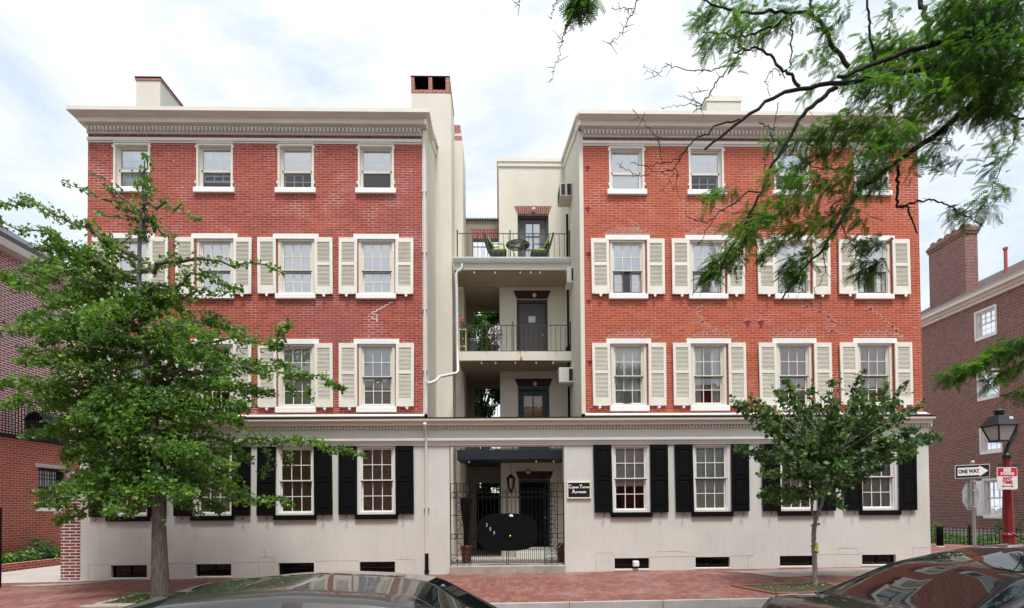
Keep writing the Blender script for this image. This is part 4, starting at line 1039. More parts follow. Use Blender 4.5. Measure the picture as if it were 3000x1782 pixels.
def potted(x, y, z, lab, leafm, potm, pr, ph, lr, lh, n, ls, cat='potted plant', flower=False, spiky=False):
    T = thing('potted_plant', (x, y, z), lab, cat, 'plants in pots')
    m = MB(); m.lathe(x, y, [(pr*.75, z), (pr, z+ph*.9), (pr*1.08, z+ph*.9), (pr*1.08, z+ph), (pr*.9, z+ph)], 16); m.build('pot', potm, T)
    th = RNG.uniform(0, 2*pi, n); rr = lr*RNG.uniform(0, 1, n)**.5; hh = RNG.uniform(.1, 1, n)
    pos = np.stack([x+rr*np.cos(th)*(.4+.6*hh), y+rr*np.sin(th)*(.4+.6*hh), z+ph+lh*hh], 1)
    nr = np.stack([np.cos(th), np.sin(th), np.full(n, .8)], 1)+RNG.normal(0, .4, (n, 3))
    tv, tf = OVAL if not spiky else ([(0,0,0),(.09,.5,.05),(0,1.6,-.25),(-.09,.5,.05)], [(0,1,2,3)])
    V, k = instance(tv, tf, pos, nr, RNG.uniform(0, 6.28, n), RNG.uniform(.7, 1.3, n)*ls); big_mesh('foliage', [(V, k, tf)], leafm, T)
    if flower:
        m = MB()
        for k in range(7): m.ball((x+random.uniform(-lr*.6, lr*.6), y-.05+random.uniform(-.05, .05), z+ph+lh+random.uniform(-.02, .07)), .03, 6)
        m.build('flowers', 'flower_red', T)
B3 = 6.35
def plant_stand():
    x0, x1 = at(1345, 1000, 2.15)[0], at(1366, 1000, 2.15)[0]; T = thing('plant_stand', ((x0+x1)/2, 2.3, B3), 'pale yellow open shelf box standing at the left end of the middle balcony', 'plant stand')
    m = MB(); m.box(x0, x0+.025, 2.15, 2.45, B3, B3+.72); m.box(x1-.03, x1, 2.15, 2.45, B3, B3+.72); m.box(x0-.01, x1+.02, 2.13, 2.46, B3+.72, B3+.75); m.box(x0+.025, x1-.03, 2.15, 2.45, B3+.22, B3+.25); m.box(x0+.025, x1-.03, 2.43, 2.45, B3, B3+.72); m.build('frame', 'wood_yellow', T)
    m = MB(); m.box(x0+.04, x1-.045, 2.2, 2.4, B3+.252, B3+.38, .01); m.build('drawer', 'steps_red', T); 
    m = MB(); m.ball(((x0+x1)/2, 2.25, B3+.46), .06, 8); m.ball(((x0+x1)/2-.03, 2.25, B3+.55), .045, 8); m.build('ornament', 'shade_orange', T)
    return (x0+x1)/2
xs = plant_stand()
potted(xs, 2.25, B3+.75, 'red geranium in a pot on top of the pale yellow stand', 'leaf_low', 'terracotta', .07, .08, .14, .16, 90, .05, flower=True)
potted(at(1385, 990, 2.2)[0], 2.2, B3+.35, 'bushy green plant beside the pale yellow stand', 'leaf_maple', 'galvanised', .10, .12, .24, .32, 260, .07)
m = None
potted(at(1450, 1000, 2.2)[0], 2.2, B3, 'spiky dark red plant in a black pot on the middle balcony', 'leaf_red', 'pot_dark', .13, .26, .22, .55, 220, .13, spiky=True)
potted(at(1378, 1024, 2.3)[0]+.05, 2.6, B3, 'low light green plant on the floor of the middle balcony', 'leaf_low', 'pot_dark', .09, .14, .16, .16, 120, .05)
potted(at(1408, 1020, 2.4)[0], 2.9, B3, 'trailing green plant before the middle grille opening', 'leaf_maple', 'pot_dark', .12, .2, .2, .5, 160, .08)
st = MB(); x = at(1385, 990, 2.2)[0]; st.box(x-.11, x+.11, 2.1, 2.3, B3, B3+.345, .01); tag(st.build('stool', 'dark_wicker', None, (x, 2.2, B3)), 'small dark stool carrying the bushy green balcony plant', 'stool')
bg = MB(); p = at(1672, 1020, 2.15); bg.lathe(p[0]-.02, 2.25, [(.10, B3), (.13, B3+.12), (.10, B3+.24), (.03, B3+.33)], 10); tag(bg.build('bin_bag', 'black_paint', None, (p[0], 2.25, B3)), 'small black bag slumped at the right end of the middle balcony', 'bag')
# behind the gate
def golf_umbrella_pot():
    p = at(1366, 1600, 1.2); T = thing('wicker_basket', (p[0]-.0, 1.2, .17), 'wicker basket holding a dark trumpet stand behind the left gate panel', 'basket')
    m = MB(); m.lathe(p[0], 1.2, [(.12, .17), (.155, .62), (.165, .63), (.15, .66), (.13, .64)], 18); m.build('basket', 'terracotta', T)
    m = MB(); m.lathe(p[0], 1.2, [(.07, .60), (.08, 1.1), (.14, 1.6), (.17, 1.95), (.16, 1.99), (.05, 2.0)], 14); m.build('stand', 'black_iron', T)
golf_umbrella_pot()
p = at(1647, 1500, .9); mb = MB(); mb.box(1.99, 2.10, .7, 1.0, p[2]-.16, p[2]+.16, .01); mb.box(1.982, 1.991, .72, .98, p[2]+.02, p[2]+.04); tag(mb.build('mailbox', 'mail_blue', None, (2.0, .85, p[2])), 'pale blue letter box on the wall behind the right gate panel', 'letter box')
potted(1.78, 1.1, .17, 'red planter pot behind the right gate panel', 'leaf_maple', 'steps_red', .17, .40, .2, .12, 90, .07)
# ------------------------------------------------------------ brick pier with flood light
def pier():
    x0, x1 = -11.22, -10.72; g = gz(-11)
    T = thing('brick_pier', (-10.97, .1, g), 'brick pier with pale mortar at the left corner of the stucco wall', 'pier')
    m = MB(); m.box(x0, x1, -.03, .42, g-.2, 2.35); m.build('shaft', 'brick_pier', T)
    m = MB(); m.rings([(x0-.04,x1+.015,-.07,.46,2.35),(x0-.04,x1+.015,-.07,.46,2.41),(x0+.1,x1-.1,.05,.35,2.48)]); m.build('cap', 'concrete', T)
    m = MB(); m.box(x0-.03, x1+.016, -.055, .44, g-.1, g+.03); m.build('foot', 'concrete', T)
pier()
fl = thing('flood_light', (-10.9, -.08, 2.52), 'grey flood light on top of the brick pier', 'flood light')
m = MB(); m.box(-11.0, -10.8, -.16, .0, 2.56, 2.70, .02); m.build('housing', 'galvanised', fl); m = MB(); m.tube([(-10.9,.1,2.46),(-10.9,.02,2.6)], .018, 6); m.build('bracket', 'galvanised', fl)
# ------------------------------------------------------------ house across the side street (right)
def side_window(parent, X, y0, y1, z0, z1, sgn, frame_mat='window_white', shutters=False, lower=False):
    "double-hung window in a wall in the plane x = X; sgn = direction the wall faces"
    d = sgn; m = MB(); X0 = X-d*.10; fx = lambda t: X-d*t
    t = .07
    for (a, b, c, e) in ((y0, y0+t, z0, z1), (y1-t, y1, z0, z1), (y0+t, y1-t, z0, z0+t), (y0+t, y1-t, z1-t, z1)): m.box(fx(.02), fx(.12), a, b, c, e)
    W = m.build('window', frame_mat, parent)
    m = MB(); zm = (z0+z1)/2; a, b = y0+t, y1-t
    for (q0, q1, off) in ((z0+t, zm, .09), (zm, z1-t, .06)):
        for (ya, yb, za, zb) in ((a, a+.035, q0, q1), (b-.035, b, q0, q1), (a, b, q0, q0+.04), (a, b, q1-.03, q1)): m.box(fx(off), fx(off+.03), ya, yb, za, zb)
        for k in (1, 2): yy = a+(b-a)*k/3; m.box(fx(off+.005), fx(off+.025), yy-.011, yy+.011, q0, q1)
        zz = (q0+q1)/2; m.box(fx(off+.005), fx(off+.025), a, b, zz-.011, zz+.011)
    m.build('sash', frame_mat, W)
    m = MB(); X1 = fx(.10); m.add([(X1,a,z0+t),(X1,b,z0+t),(X1,b,z1-t),(X1,a,z1-t)], [(0,1,2,3)]); m.build('pane', 'glass', W)
    m = MB(); m.box(fx(.2), fx(.21), a, b, z0+t if not lower else zm, z1-t); m.build('curtain', 'curtain_white' if not lower else 'screen_grey', W)
    m = MB(); m.box(fx(-.07), fx(.10), y0-.08, y1+.08, z0-.12, z0-.002, .01); m.build('sill', 'white_paint', W)
    if shutters:
        for (ya, yb) in ((y0-.44, y0-.03), (y1+.03, y1+.44)):
            m = MB(); m.box(fx(-.06), fx(-.02), ya, yb, z0, z1, .008); m.box(fx(-.075), fx(-.061), ya+.08, yb-.08, z0+.1, zm-.05, .01); m.box(fx(-.075), fx(-.061), ya+.08, yb-.08, zm+.05, z1-.1, .01); m.build('shutter', 'white_paint', parent)
    return W
def right_house():
    X = 23.0
    def Yof(px, xx=None): return (xx or X)*DIST/at(px, 1300, 0)[0]-DIST
    zt = at(2880, 872, Yof(2880))[2]
    Hh = thing('brick_house', (X+4, 12, gz(16)), 'tall purple-brown brick house with white sash windows across the side street', 'house')
    y0, y1 = 2.0, 17.2; zg = -.3
    wins = []
    for (pa, pb, ya, yb) in ((2871, 2922, 909, 984), (2873, 2927, 1090, 1163), (2877, 2931, 1253, 1322), (2887, 2930, 1407, 1512)):
        yA, yB = Yof(pb), Yof(pa); yc = (yA+yB)/2; px = (pa+pb)/2
        z1 = at(px, ya, yc)[2]; z0 = at(px, yb, yc)[2]; w = 1.02; wins.append((yc-w/2, yc+w/2, z0, z1))
    m = MB(); holes = wins
    ys = sorted({y0, y1, *[h[0] for h in holes], *[h[1] for h in holes]}); zs = sorted({zg, zt, *[h[2] for h in holes], *[h[3] for h in holes]})
    for i in range(len(ys)-1):
        for j in range(len(zs)-1):
            cy, cz = (ys[i]+ys[i+1])/2, (zs[j]+zs[j+1])/2
            if any(h[0] < cy < h[1] and h[2] < cz < h[3] for h in holes): continue
            quad(m, (X,ys[i],zs[j]), (X,ys[i+1],zs[j]), (X,ys[i+1],zs[j+1]), (X,ys[i],zs[j+1]))
    quad(m, (X,y0,zg), (X+9,y0,zg), (X+9,y0,zt), (X,y0,zt)); quad(m, (X,y1,zg), (X+9,y1,zg), (X+9,y1,zt), (X,y1,zt)); quad(m, (X+9,y0,zg), (X+9,y1,zg), (X+9,y1,zt), (X+9,y0,zt))
    m.build('brick_wall', 'brick_house_right', Hh)
    for (a, b, c, e) in holes:
        m = MB(); D = .16
        quad(m, (X,a,c), (X+D,a,c), (X+D,a,e), (X,a,e)); quad(m, (X,b,c), (X+D,b,c), (X+D,b,e), (X,b,e)); quad(m, (X,a,e), (X+D,a,e), (X+D,b,e), (X,b,e)); quad(m, (X,a,c), (X+D,a,c), (X+D,b,c), (X,b,c))
        m.box(X-.025, X-.001, a-.09, a, c, e+.09); m.box(X-.025, X-.001, b, b+.09, c, e+.09); m.box(X-.024, X-.001, a, b, e, e+.09)
        m.build('window_casing', 'window_white', Hh)
    for k, (a, b, c, e) in enumerate(holes): side_window(Hh, X+.04, a, b, c, e, -1, shutters=(k == 3), lower=(k == 3))
    m = MB(); m.box(X-.10, X+.02, y0-.02, y1+.02, zg, .52); m.build('stone_base', 'concrete', Hh)
    # eaves cornice and roof
    m = MB()
    for (p, za, zb) in ((.12, -.28, -.14), (.24, -.14, -.02), (.46, -.02, .16), (.52, .16, .20)):
        m.box(X-p, X, y0-p, y1+p, zt+za, zt+zb)
    m.build('eaves_cornice', 'trim', Hh)
    m = MB(); m.prism([(X-.54, zt+.20), (X+4.5, zt+2.9), (X+9.5, zt+.2), (X+9.5, zt+.1), (X+4.5, zt+2.78), (X-.4, zt+.18)], 'y', y0-.3, y1+.3); m.build('roof', 'roof_brown', Hh)
    m = MB(); m.add([(X,y0,zt),(X+9,y0,zt),(X+4.5,y0,zt+2.8)], [(0,1,2)]); m.add([(X,y1,zt),(X+9,y1,zt),(X+4.5,y1,zt+2.8)], [(0,1,2)]); m.build('gable', 'brick_house_right', Hh)
    # long chimney stack with row of arched flues
    xc0, xc1 = 23.75, 24.40
    yc0 = xc0*DIST/at(2828, 750, 0)[0]-DIST; yc1 = xc0*DIST/at(2722, 800, 0)[0]-DIST
    zt2 = at(2828, 664, yc0)[2]
    m = MB(); m.box(xc0, xc1, yc0, yc1, zt-.5, zt2-.35); c = m.build('chimney', 'brick_house_right', Hh)
    m = MB(); m.box(xc0-.05, xc1+.05, yc0-.05, yc1+.05, zt2-.35, zt2-.22); m.box(xc0-.09, xc1+.09, yc0-.09, yc1+.09, zt2-.22, zt2-.08); m.box(xc0-.03, xc1+.03, yc0-.03, yc1+.03, zt2-.08, zt2+.02); m.build('corbel', 'brick_house_right', c)
    m = MB(); n = 5
    for k in range(n):
        yy = yc0+(yc1-yc0)*(k+.5)/n; r = (yc1-yc0)/n*.42
        pts = [(yy+r*cos(pi*j/8), zt2+.02+r*.9*sin(pi*j/8)) for j in range(9)]; m.prism(pts, 'x', xc0+.02, xc1-.02)
    m.build('flue_arch', 'brick_house_right', c)
    m = MB(); m.prism([(xc0-.6, zt+.16), (xc0-.0, zt+.75), (xc0, zt+.3)], 'y', yc0-.06, yc1); m.prism([(yc0-.25, zt+.3), (yc0-.002, zt+.9), (yc0-.002, zt+.3)], 'x', xc0-.1, xc1); m.build('chimney_flashing', 'slate', c)
    p = at(2988, 790, 11.6); m = MB(); m.tube([(24.2, 11.2, zt+.6), (24.2, 11.2, zt+2.3)], .07, 10); m.tube([(24.2, 11.2, zt+2.25), (24.2, 11.2, zt+2.35)], .10, 10); m.build('vent_pipe', 'anchor_red', Hh)
plain('roof_brown', (.09, .06, .055), .9, var=.2, scale=3)
right_house()
def iron_fence():
    F = thing('iron_fence', (19, 8, gz(16)), 'low black iron picket fence around the strip before the purple brick house', 'fence')
    g = gz(16.5); 
    P = [(17.4, 14.5), (17.6, 9.6), (19.6, 4.6), (23, 3.6)]
    for (a, b) in zip(P[:-1], P[1:]):
        L = math.hypot(b[0]-a[0], b[1]-a[1]); n = int(L/.13); m = MB()
        for k in range(n+1):
            u = k/n; x, y = a[0]+(b[0]-a[0])*u, a[1]+(b[1]-a[1])*u
            m.box(x-.008, x+.008, y-.008, y+.008, g, g+.66)
            if k % 2 == 0 and k < n:
                x2, y2 = a[0]+(b[0]-a[0])*(k+1)/n, a[1]+(b[1]-a[1])*(k+1)/n
                m.tube([(x, y, g+.64), ((x+x2)/2, (y+y2)/2, g+.70), (x2, y2, g+.64)], .007, 4)
        for z in (.10, .55): m.tube([(a[0], a[1], g+z), (b[0], b[1], g+z)], .011, 4)
        m.build('picket_panel', 'black_iron', F)
        m = MB(); 
        for u in (0, .5): x, y = a[0]+(b[0]-a[0])*u, a[1]+(b[1]-a[1])*u; m.box(x-.03, x+.03, y-.03, y+.03, g-.05, g+.78, .006)
        m.build('fence_post', 'black_iron', F)
iron_fence()
def verge():
    m = MB(); g = gz(16)+.02; m.add([(17.5,14.5,g),(17.7,9.6,g),(19.7,4.7,g),(23,3.7,g),(23,16,g),(17.5,16,g)], [(0,1,2,3,4,5)]); struct(m.build('planting_bed', 'soil'))
    n = 5200; y = RNG.uniform(4.2, 15.5, n); x = RNG.uniform(17.7, 22.9, n); keep = (x > 17.7+np.clip((9.6-y)*.42, 0, 9)) ; x, y = x[keep], y[keep]; n = len(x)
    h = .04+.16*(np.sin(x*1.7)*np.sin(y*1.3+1) > .1)*RNG.uniform(.2, 1, n)
    pos = np.stack([x, y, g+h], 1); nr = RNG.normal(0, .6, (n, 3)); nr[:, 2] += .6; tv, tf = OVAL
    V, k = instance(tv, tf, pos, nr, RNG.uniform(0, 6.28, n), RNG.uniform(.05, .13, n)); o = big_mesh('ground_cover', [(V, k, tf)], 'leaf_low'); tag(o, 'low green ground cover behind the iron fence', 'ground cover'); o['kind'] = 'stuff'
verge()
def shrub(x, y, z, w, h, n, lab, mat='leaf_low', ls=.08, grp=None):
    S = thing('shrub', (x, y, z), lab, 'shrub', grp); m = MB(); r = random.Random(int(x*100+y*10))
    for k in range(7): a = r.uniform(0, 6.28); m.tube([(x, y, z), (x+.3*w*cos(a), y+.3*w*sin(a), z+h*.5), (x+.42*w*cos(a+.4), y+.42*w*sin(a+.4), z+h*.9)], [.012, .008, .004], 5)
    m.build('stems', 'bark_far', S)
    d = RNG.normal(0, 1, (n, 3)); d /= np.linalg.norm(d, axis=1, keepdims=True); q = RNG.uniform(.35, 1, n)**.5
    lump = 1+.25*np.sin(d[:, 0]*5+x)*np.cos(d[:, 1]*4+y*3)
    pos = np.stack([x+d[:, 0]*q*w/2*lump, y+d[:, 1]*q*w/2*lump, z+h*.5+d[:, 2]*q*h/2*lump], 1); tv, tf = OVAL
    V, k = instance(tv, tf, pos, d+RNG.normal(0, .5, (n, 3))+[0, 0, .4], RNG.uniform(0, 6.28, n), RNG.uniform(.7, 1.3, n)*ls); big_mesh('foliage', [(V, k, tf)], mat, S)
shrub(21.6, 8.6, .1, 1.1, 1.15, 520, 'light green shrub below the shuttered window of the purple brick house', grp='shrubs behind the iron fence')
shrub(20.6, 11.4, .1, .9, .85, 360, 'small light green shrub near the left end of the iron fence', grp='shrubs behind the iron fence')
# ------------------------------------------------------------ left: wing, set-back house, planter
def left_side():
    X = -15.9
    W = thing('brick_wing', (X-1, 6, -.1), 'low orange-red brick building with a barred window left of the driveway', 'building')
    def Yp(px, x): return x*DIST/at(px, 1400, 0)[0]-DIST
    wy0, wy1 = Yp(112, X), Yp(188, X); wz1 = at(150, 1373, (wy0+wy1)/2)[2]; wz0 = at(150, 1488, (wy0+wy1)/2)[2]
    y0, y1, zt = -6.0, Yp(198, X)+.6, 4.12; m = MB(); ys = [y0, wy0, wy1, y1]; zs = [-.4, wz0, wz1, zt]
    for i in range(3):
        for j in range(3):
            if i == 1 and j == 1: continue
            quad(m, (X,ys[i],zs[j]), (X,ys[i+1],zs[j]), (X,ys[i+1],zs[j+1]), (X,ys[i],zs[j+1]))
    quad(m, (X,y1,-.4), (X-6,y1,-.4), (X-6,y1,zt), (X,y1,zt)); quad(m, (X,y0,-.4), (X-6,y0,-.4), (X-6,y0,zt), (X,y0,zt)); m.box(X-6, X-.01, y0+.01, y1-.01, zt-.05, zt-.01)
    m.build('brick_wall', 'brick_wing', W)
    m = MB(); m.box(X-.3, X+.05, y0, y1, zt, zt+.13, .01); m.build('coping', 'black_paint', W)
    m = MB(); m.box(X-.12, X+.03, wy0-.12, wy1+.12, wz1, wz1+.13, .01); m.build('lintel', 'concrete', W)
    m = MB(); D = .14
    quad(m, (X,wy0,wz0), (X-D,wy0,wz0), (X-D,wy0,wz1), (X,wy0,wz1)); quad(m, (X,wy1,wz0), (X-D,wy1,wz0), (X-D,wy1,wz1), (X,wy1,wz1)); quad(m, (X,wy0,wz1), (X-D,wy0,wz1), (X-D,wy1,wz1), (X,wy1,wz1)); m.build('reveal', 'brick_wing', W)
    wn = side_window(W, X-.05, wy0, wy1, wz0, wz1, 1, 'screen_grey')
    m = MB(); y = wy0+.06
    while y < wy1: m.box(X-.035, X-.02, y, y+.014, wz0, wz1); y += .11
    m.box(X-.04, X-.018, wy0, wy1, wz0+.25, wz0+.27); m.box(X-.04, X-.018, wy0, wy1, wz1-.25, wz1-.23); m.build('window_bars', 'black_iron', wn)
    # railing of the roof terrace
    T = thing('terrace_railing', (X+.0, 1, zt+.13), 'black railing along the roof edge of the low brick building', 'railing')
    m = MB(); z = zt+.13; y = y0
    while y < y1: m.box(X-.02, X, y, y+.016, z, z+.95); y += .12
    m.box(X-.03, X+.01, y0, y1, z+.95, z+.98); m.box(X-.03, X+.01, y0, y1, z+.06, z+.09); m.build('bars', 'black_iron', T)
    gr = thing('barbecue', (X-.7, Yp(140, X-.7), zt+.1), 'black covered barbecue on the roof terrace of the low brick building', 'barbecue')
    gx, gy, gz0 = gr.location; m = MB(); m.box(gx-.35, gx+.35, gy-.6, gy+.6, gz0, gz0+.75, .03); m.build('cabinet', 'black_paint', gr)
    m = MB(); m.grid(lambda u, v: (gx-.38+.76*u, gy-.65+1.3*v, gz0+.75+.35*sin(pi*u)), 8, 6); m.build('hood', 'black_paint', gr)
    # set-back house
    XH = -17.5; ye = Yp(198, XH); zE = 11.25
    H = thing('brick_house', (XH-4, 4, -.2), 'dark red brick house with wide white mortar and slate roof at the far left', 'house')
    m = MB(); quad(m, (XH,-8,-.4), (XH,ye,-.4), (XH,ye,zE), (XH,-8,zE)); quad(m, (XH,ye,-.4), (XH-8,ye,-.4), (XH-8,ye,zE), (XH,ye,zE)); m.add([(XH,ye,zE),(XH-8,ye,zE),(XH-4,ye,zE+2.8)], [(0,1,2)]); quad(m, (XH,-8,-.4), (XH-8,-8,-.4), (XH-8,-8,zE), (XH,-8,zE)); m.build('brick_wall', 'brick_house_left', H)
    m = MB(); m.prism([(XH+.42, zE-.05), (XH+.42, zE+.14), (XH-4, zE+3.0), (XH-8.4, zE+.1), (XH-8.4, zE), (XH-4, zE+2.86), (XH+.30, zE+.0)], 'y', -8.2, ye+.25); m.build('roof', 'slate', H)
    m = MB(); m.box(XH+.0, XH+.44, -8.2, ye+.26, zE-.32, zE-.055); m.build('fascia', 'pipe_cream_dark', H)
    m = MB(); yv = Yp(172, XH-.8); m.tube([(XH-.8, yv, zE+.3), (XH-.8, yv, zE+1.5)], .07, 8); m.build('vent_pipe', 'anchor_red', H)
    # planter with shrubs
    P = thing('brick_planter', (X+.5, 0, gz(-15)), 'low brick planter bed at the foot of the low brick building', 'planter')
    pg = gz(-15)+.0; m = MB(); m.box(X+.85, X+1.0, y0, y1, pg-.1, pg+.24, .01); m.box(X+.005, X+.85, y1-.15, y1, pg-.1, pg+.24, .01); m.build('kerb_wall', 'brick_wing', P); m = MB(); m.box(X+.01, X+.85, y0, y1-.16, pg-.1, pg+.16); m.build('earth', 'soil', P)
    labs = ['light green fern at the left end of the brick planter', 'yellow-green plant in the middle of the brick planter', 'dark green leafy plant in the brick planter behind the fern', 'spreading green plant near the right end of the brick planter', 'low plant at the far right end of the brick planter']
    for k, (px, w, h, mt) in enumerate(((28, .8, .35, 'leaf_low'), (75, .8, .45, 'leaf_low'), (120, .8, .80, 'leaf_maple'), (150, .7, .45, 'leaf_low'), (178, .6, .4, 'leaf_far'))):
        x = X+.5; shrub(x, Yp(px, x), pg+.16, w, h, 380, labs[k], mt, .10, 'plants in the brick planter')
    # far low building behind
    F = thing('distant_building', (-16, 34, 0), 'distant flat-topped brick building seen between the left house and the apartments', 'building')
    zt = at(235, 838, 34)[2]; m = MB(); m.box(-60, -20, 34, 44, -1, zt); m.build('wall', 'brick_house_left', F); m = MB(); m.box(-60.1, -19.9, 33.9, 44.1, zt, zt+.2); m.build('coping', 'concrete', F)
    G = MB(); 
plain('pipe_cream_dark', (.50, .46, .42), .6, var=.06)
left_side()
def left_gate_post():
    p = at(1, 1600, -1.0); T = thing('gate_post', (p[0], -1.0, gz(-13)), 'black iron gate post at the left picture edge before the driveway', 'gate post')
    m = MB(); m.box(p[0]-.02, p[0]+.02, -1.02, -.98, gz(-13)-.05, 1.75, .004); m.build('post', 'black_iron', T); m = MB(); m.ball((p[0], -1, 1.78), .03); m.build('finial', 'black_iron', T)
left_gate_post()
# ------------------------------------------------------------ across the street, behind the camera: shades the low sky and shows in the glass
def opposite():
    y = -18.2
    for k, (x0, x1, zt, mat) in enumerate(((-30, -13.5, 8.4, 'brick_house_left'), (-13.4, 1.0, 8.9, 'brick_house_right'), (1.1, 15.5, 8.6, 'brick_left'), (15.6, 34, 8.3, 'brick_house_right'))):
        T = thing('row_house', ((x0+x1)/2, y-4, 0), ('pale jointed', 'purple-brown', 'red', 'dark brown')[k]+' brick row house on the near side of the street', 'house', 'row houses on the near side of the street')
        holes = []; n = int((x1-x0)/2.3)
        for i in range(n):
            c = x0+(x1-x0)*(i+.5)/n
            for z in (.9, 3.5, 6.1): holes.append((c-.5, c+.5, z, z+1.7))
        m = MB(); panel_holes(m, x0, x1, -.2, zt, y, holes, -.18); m.box(x0+.02, x1-.02, y-9, y-.4, -.2, zt-.02); m.build('wall', mat, T)
        m = MB(); m.box(x0-.1, x1+.1, y-9.1, y+.35, zt, zt+.35); m.build('cornice', 'trim_soffit', T)
        m = MB(); m.box(x0-.2, x1+.2, y-9.2, y+.40, zt+.352, zt+.40); m.build('roof', 'roofing', T)
        for (a, b, c, e) in holes:
            m = MB(); m.box(a, a+.06, y-.16, y-.08, c, e); m.box(b-.06, b, y-.16, y-.08, c, e); m.box(a+.06, b-.06, y-.16, y-.08, c, c+.06); m.box(a+.06, b-.06, y-.16, y-.08, e-.06, e); m.box(a+.06, b-.06, y-.155, y-.085, (c+e)/2-.025, (c+e)/2+.025); w = m.build('window', 'window_white', T)
            m = MB(); quad(m, (a+.03,y-.12,c+.03), (b-.03,y-.12,c+.03), (b-.03,y-.12,e-.03), (a+.03,y-.12,e-.03)); m.build('pane', 'glass', w)
opposite()
def rear_screen():  # near-black wall, added so the ground-level opening looks black
    T = thing('added_dark_wall', (-.5, 6.9, .1), 'dark wall added to blacken the ground opening behind the gate', 'wall')
    m = MB(); m.box(-1.9, .8, 6.9, 7.1, .1, 2.25); m.build('boards', 'bark_locust', T); m = MB(); m.box(-1.95, .85, 6.86, 7.14, 2.25, 2.31); m.build('coping', 'bark_locust', T)
rear_screen()
# ------------------------------------------------------------ street lamp, signs, bollard
def street_lamp():
    Y = -3.5; p = at(2956, 1600, Y); x = p[0]; g = gz(x, Y); zof = lambda py: at(2956, py, Y)[2]; k = 11.0/FPX
    L = thing('street_lamp', (x, Y, g), 'old style street lamp with dark red post and black lantern on a curved arm', 'street lamp')
    zs = zof(1566); zt = zof(1344)
    m = MB(); m.lathe(x, Y, [(.17, g), (.17, g+.10), (.135, g+.16), (.125, zs-.05), (.138, zs-.03), (.138, zs), (.098, zs+.04), (.095, zs+.3), (.066, zt-.05), (.072, zt-.04), (.072, zt)], 8, False); m.build('post', 'lamp_red', L)
    m = MB(); m.lathe(x, Y, [(.075, zt), (.075, zt+.08), (.05, zt+.10), (.045, zt+.12)], 10); m.tube([at(2925, 1362, Y), at(2990, 1362, Y)], .014, 6); m.build('ladder_rest', 'lamp_black', L)
    m = MB(); m.tube([at(a, b, Y) for a, b in ((2950, 1336), (2949, 1318), (2956, 1300), (2969, 1284), (2976, 1268), (2976, 1252), (2967, 1240), (2950, 1234), (2935, 1238))], [.04, .036, .034, .034, .034, .034, .032, .030, .028], 10); m.build('arm', 'lamp_black', L)
    c = at(2928, 1250, Y); cx = c[0]; zr = at(2928, 1250, Y)[2]; zb = at(2928, 1291, Y)[2]; w = .222
    H = MB(); sq = lambda a, z: (cx-a, cx+a, Y-a, Y+a, z)
    H.rings([sq(w, zr), sq(w, zr+.025), sq(w*.92, zr+.05), sq(w*.50, zr+.215), sq(w*.30, zr+.235)]); H.lathe(cx, Y, [(.085, zr+.23), (.075, zr+.29), (.10, zr+.30), (.10, zr+.33), (.03, zr+.35)], 12); h = H.build('lantern_roof', 'lamp_black', L)
    m = MB(); t1, t2 = w*.86, w*.50
    for sx in (-1, 1):
        for sy in (-1, 1): m.tube([(cx+sx*t1, Y+sy*t1, zr), (cx+sx*t2, Y+sy*t2, zb)], .017, 5)
    m.rings([sq(t2+.02, zb-.03), sq(t2+.02, zb)]); 
    m.build('lantern_frame', 'lamp_black', L); m = MB(); m.rings([sq(t2-.005, zb), sq(t1-.005, zr-.002)], False); m.build('lantern_glass', 'lamp_glass', L)
    s = at(2942, 1228, Y); m = MB(); m.box(s[0]-.04, s[0]+.04, Y-w*.72, Y-w*.70, zr+.10, zr+.18, .004); m.build('number_tag', 'sign_white', h)
    return x
LX = street_lamp()
def no_stopping():
    Y = -3.72; a = at(2920.5, 1369.5, Y); b = at(2982, 1434, Y); x0, x1 = a[0], b[0]; z1, z0 = a[2], b[2]; w, h = x1-x0, z1-z0
    S = thing('parking_sign', ((x0+x1)/2, Y, z0), 'white and red NO STOPPING ANY TIME sign strapped to the red lamp post', 'sign')
    rr = .035
    def rrect(a0, a1, c0, c1, r): return [(a1-r+r*cos(t), c1-r+r*sin(t)) for t in (0, .8, 1.57)]+[(a0+r-r*cos(1.57-t), c1-r+r*sin(1.57-t)) for t in (0, .8, 1.57)]+[(a0+r-r*cos(t), c0+r-r*sin(t)) for t in (0, .8, 1.57)]+[(a1-r+r*cos(1.57-t), c0+r-r*sin(1.57-t)) for t in (0, .8, 1.57)]
    m = MB(); m.prism(rrect(x0, x1, z0, z1, rr), 'y', Y, Y+.01); pl = m.build('plate', 'sign_white', S)
    m = MB(); m.prism(rrect(x0+.012, x1-.012, z1-h*.40, z1-.012, .02), 'y', Y-.002, Y-.0005); m.build('red_field', 'sign_red', pl)
    cx = (x0+x1)/2; m = MB(); put_text(m, 'NO', h*.20, (cx, Y-.004, z1-h*.135), bold=.010); put_text(m, 'STOPPING', h*.165, (cx, Y-.004, z1-h*.30), bold=.004, sx=.82); m.build('white_lettering', 'sign_white', pl)
    m = MB(); put_text(m, 'ANY', h*.20, (cx, Y-.003, z1-h*.51), bold=.003, sx=1.1); put_text(m, 'TIME', h*.20, (cx, Y-.003, z1-h*.68), bold=.003, sx=1.1)
    za = z0+h*.145; m.box(cx-w*.20, cx+w*.20, Y-.003, Y-.0005, za-.007, za+.007)
    for s in (-1, 1): m.prism([(cx+s*w*.30, za), (cx+s*w*.18, za+.025), (cx+s*w*.18, za-.025)], 'y', Y-.0032, Y-.0005)
    m.build('red_lettering', 'sign_red', pl)
    m = MB(); m.box(cx-.13, cx+.13, Y+.012, Y+.13, z0+h*.75, z0+h*.79); m.build('strap', 'galvanised', S)
no_stopping()
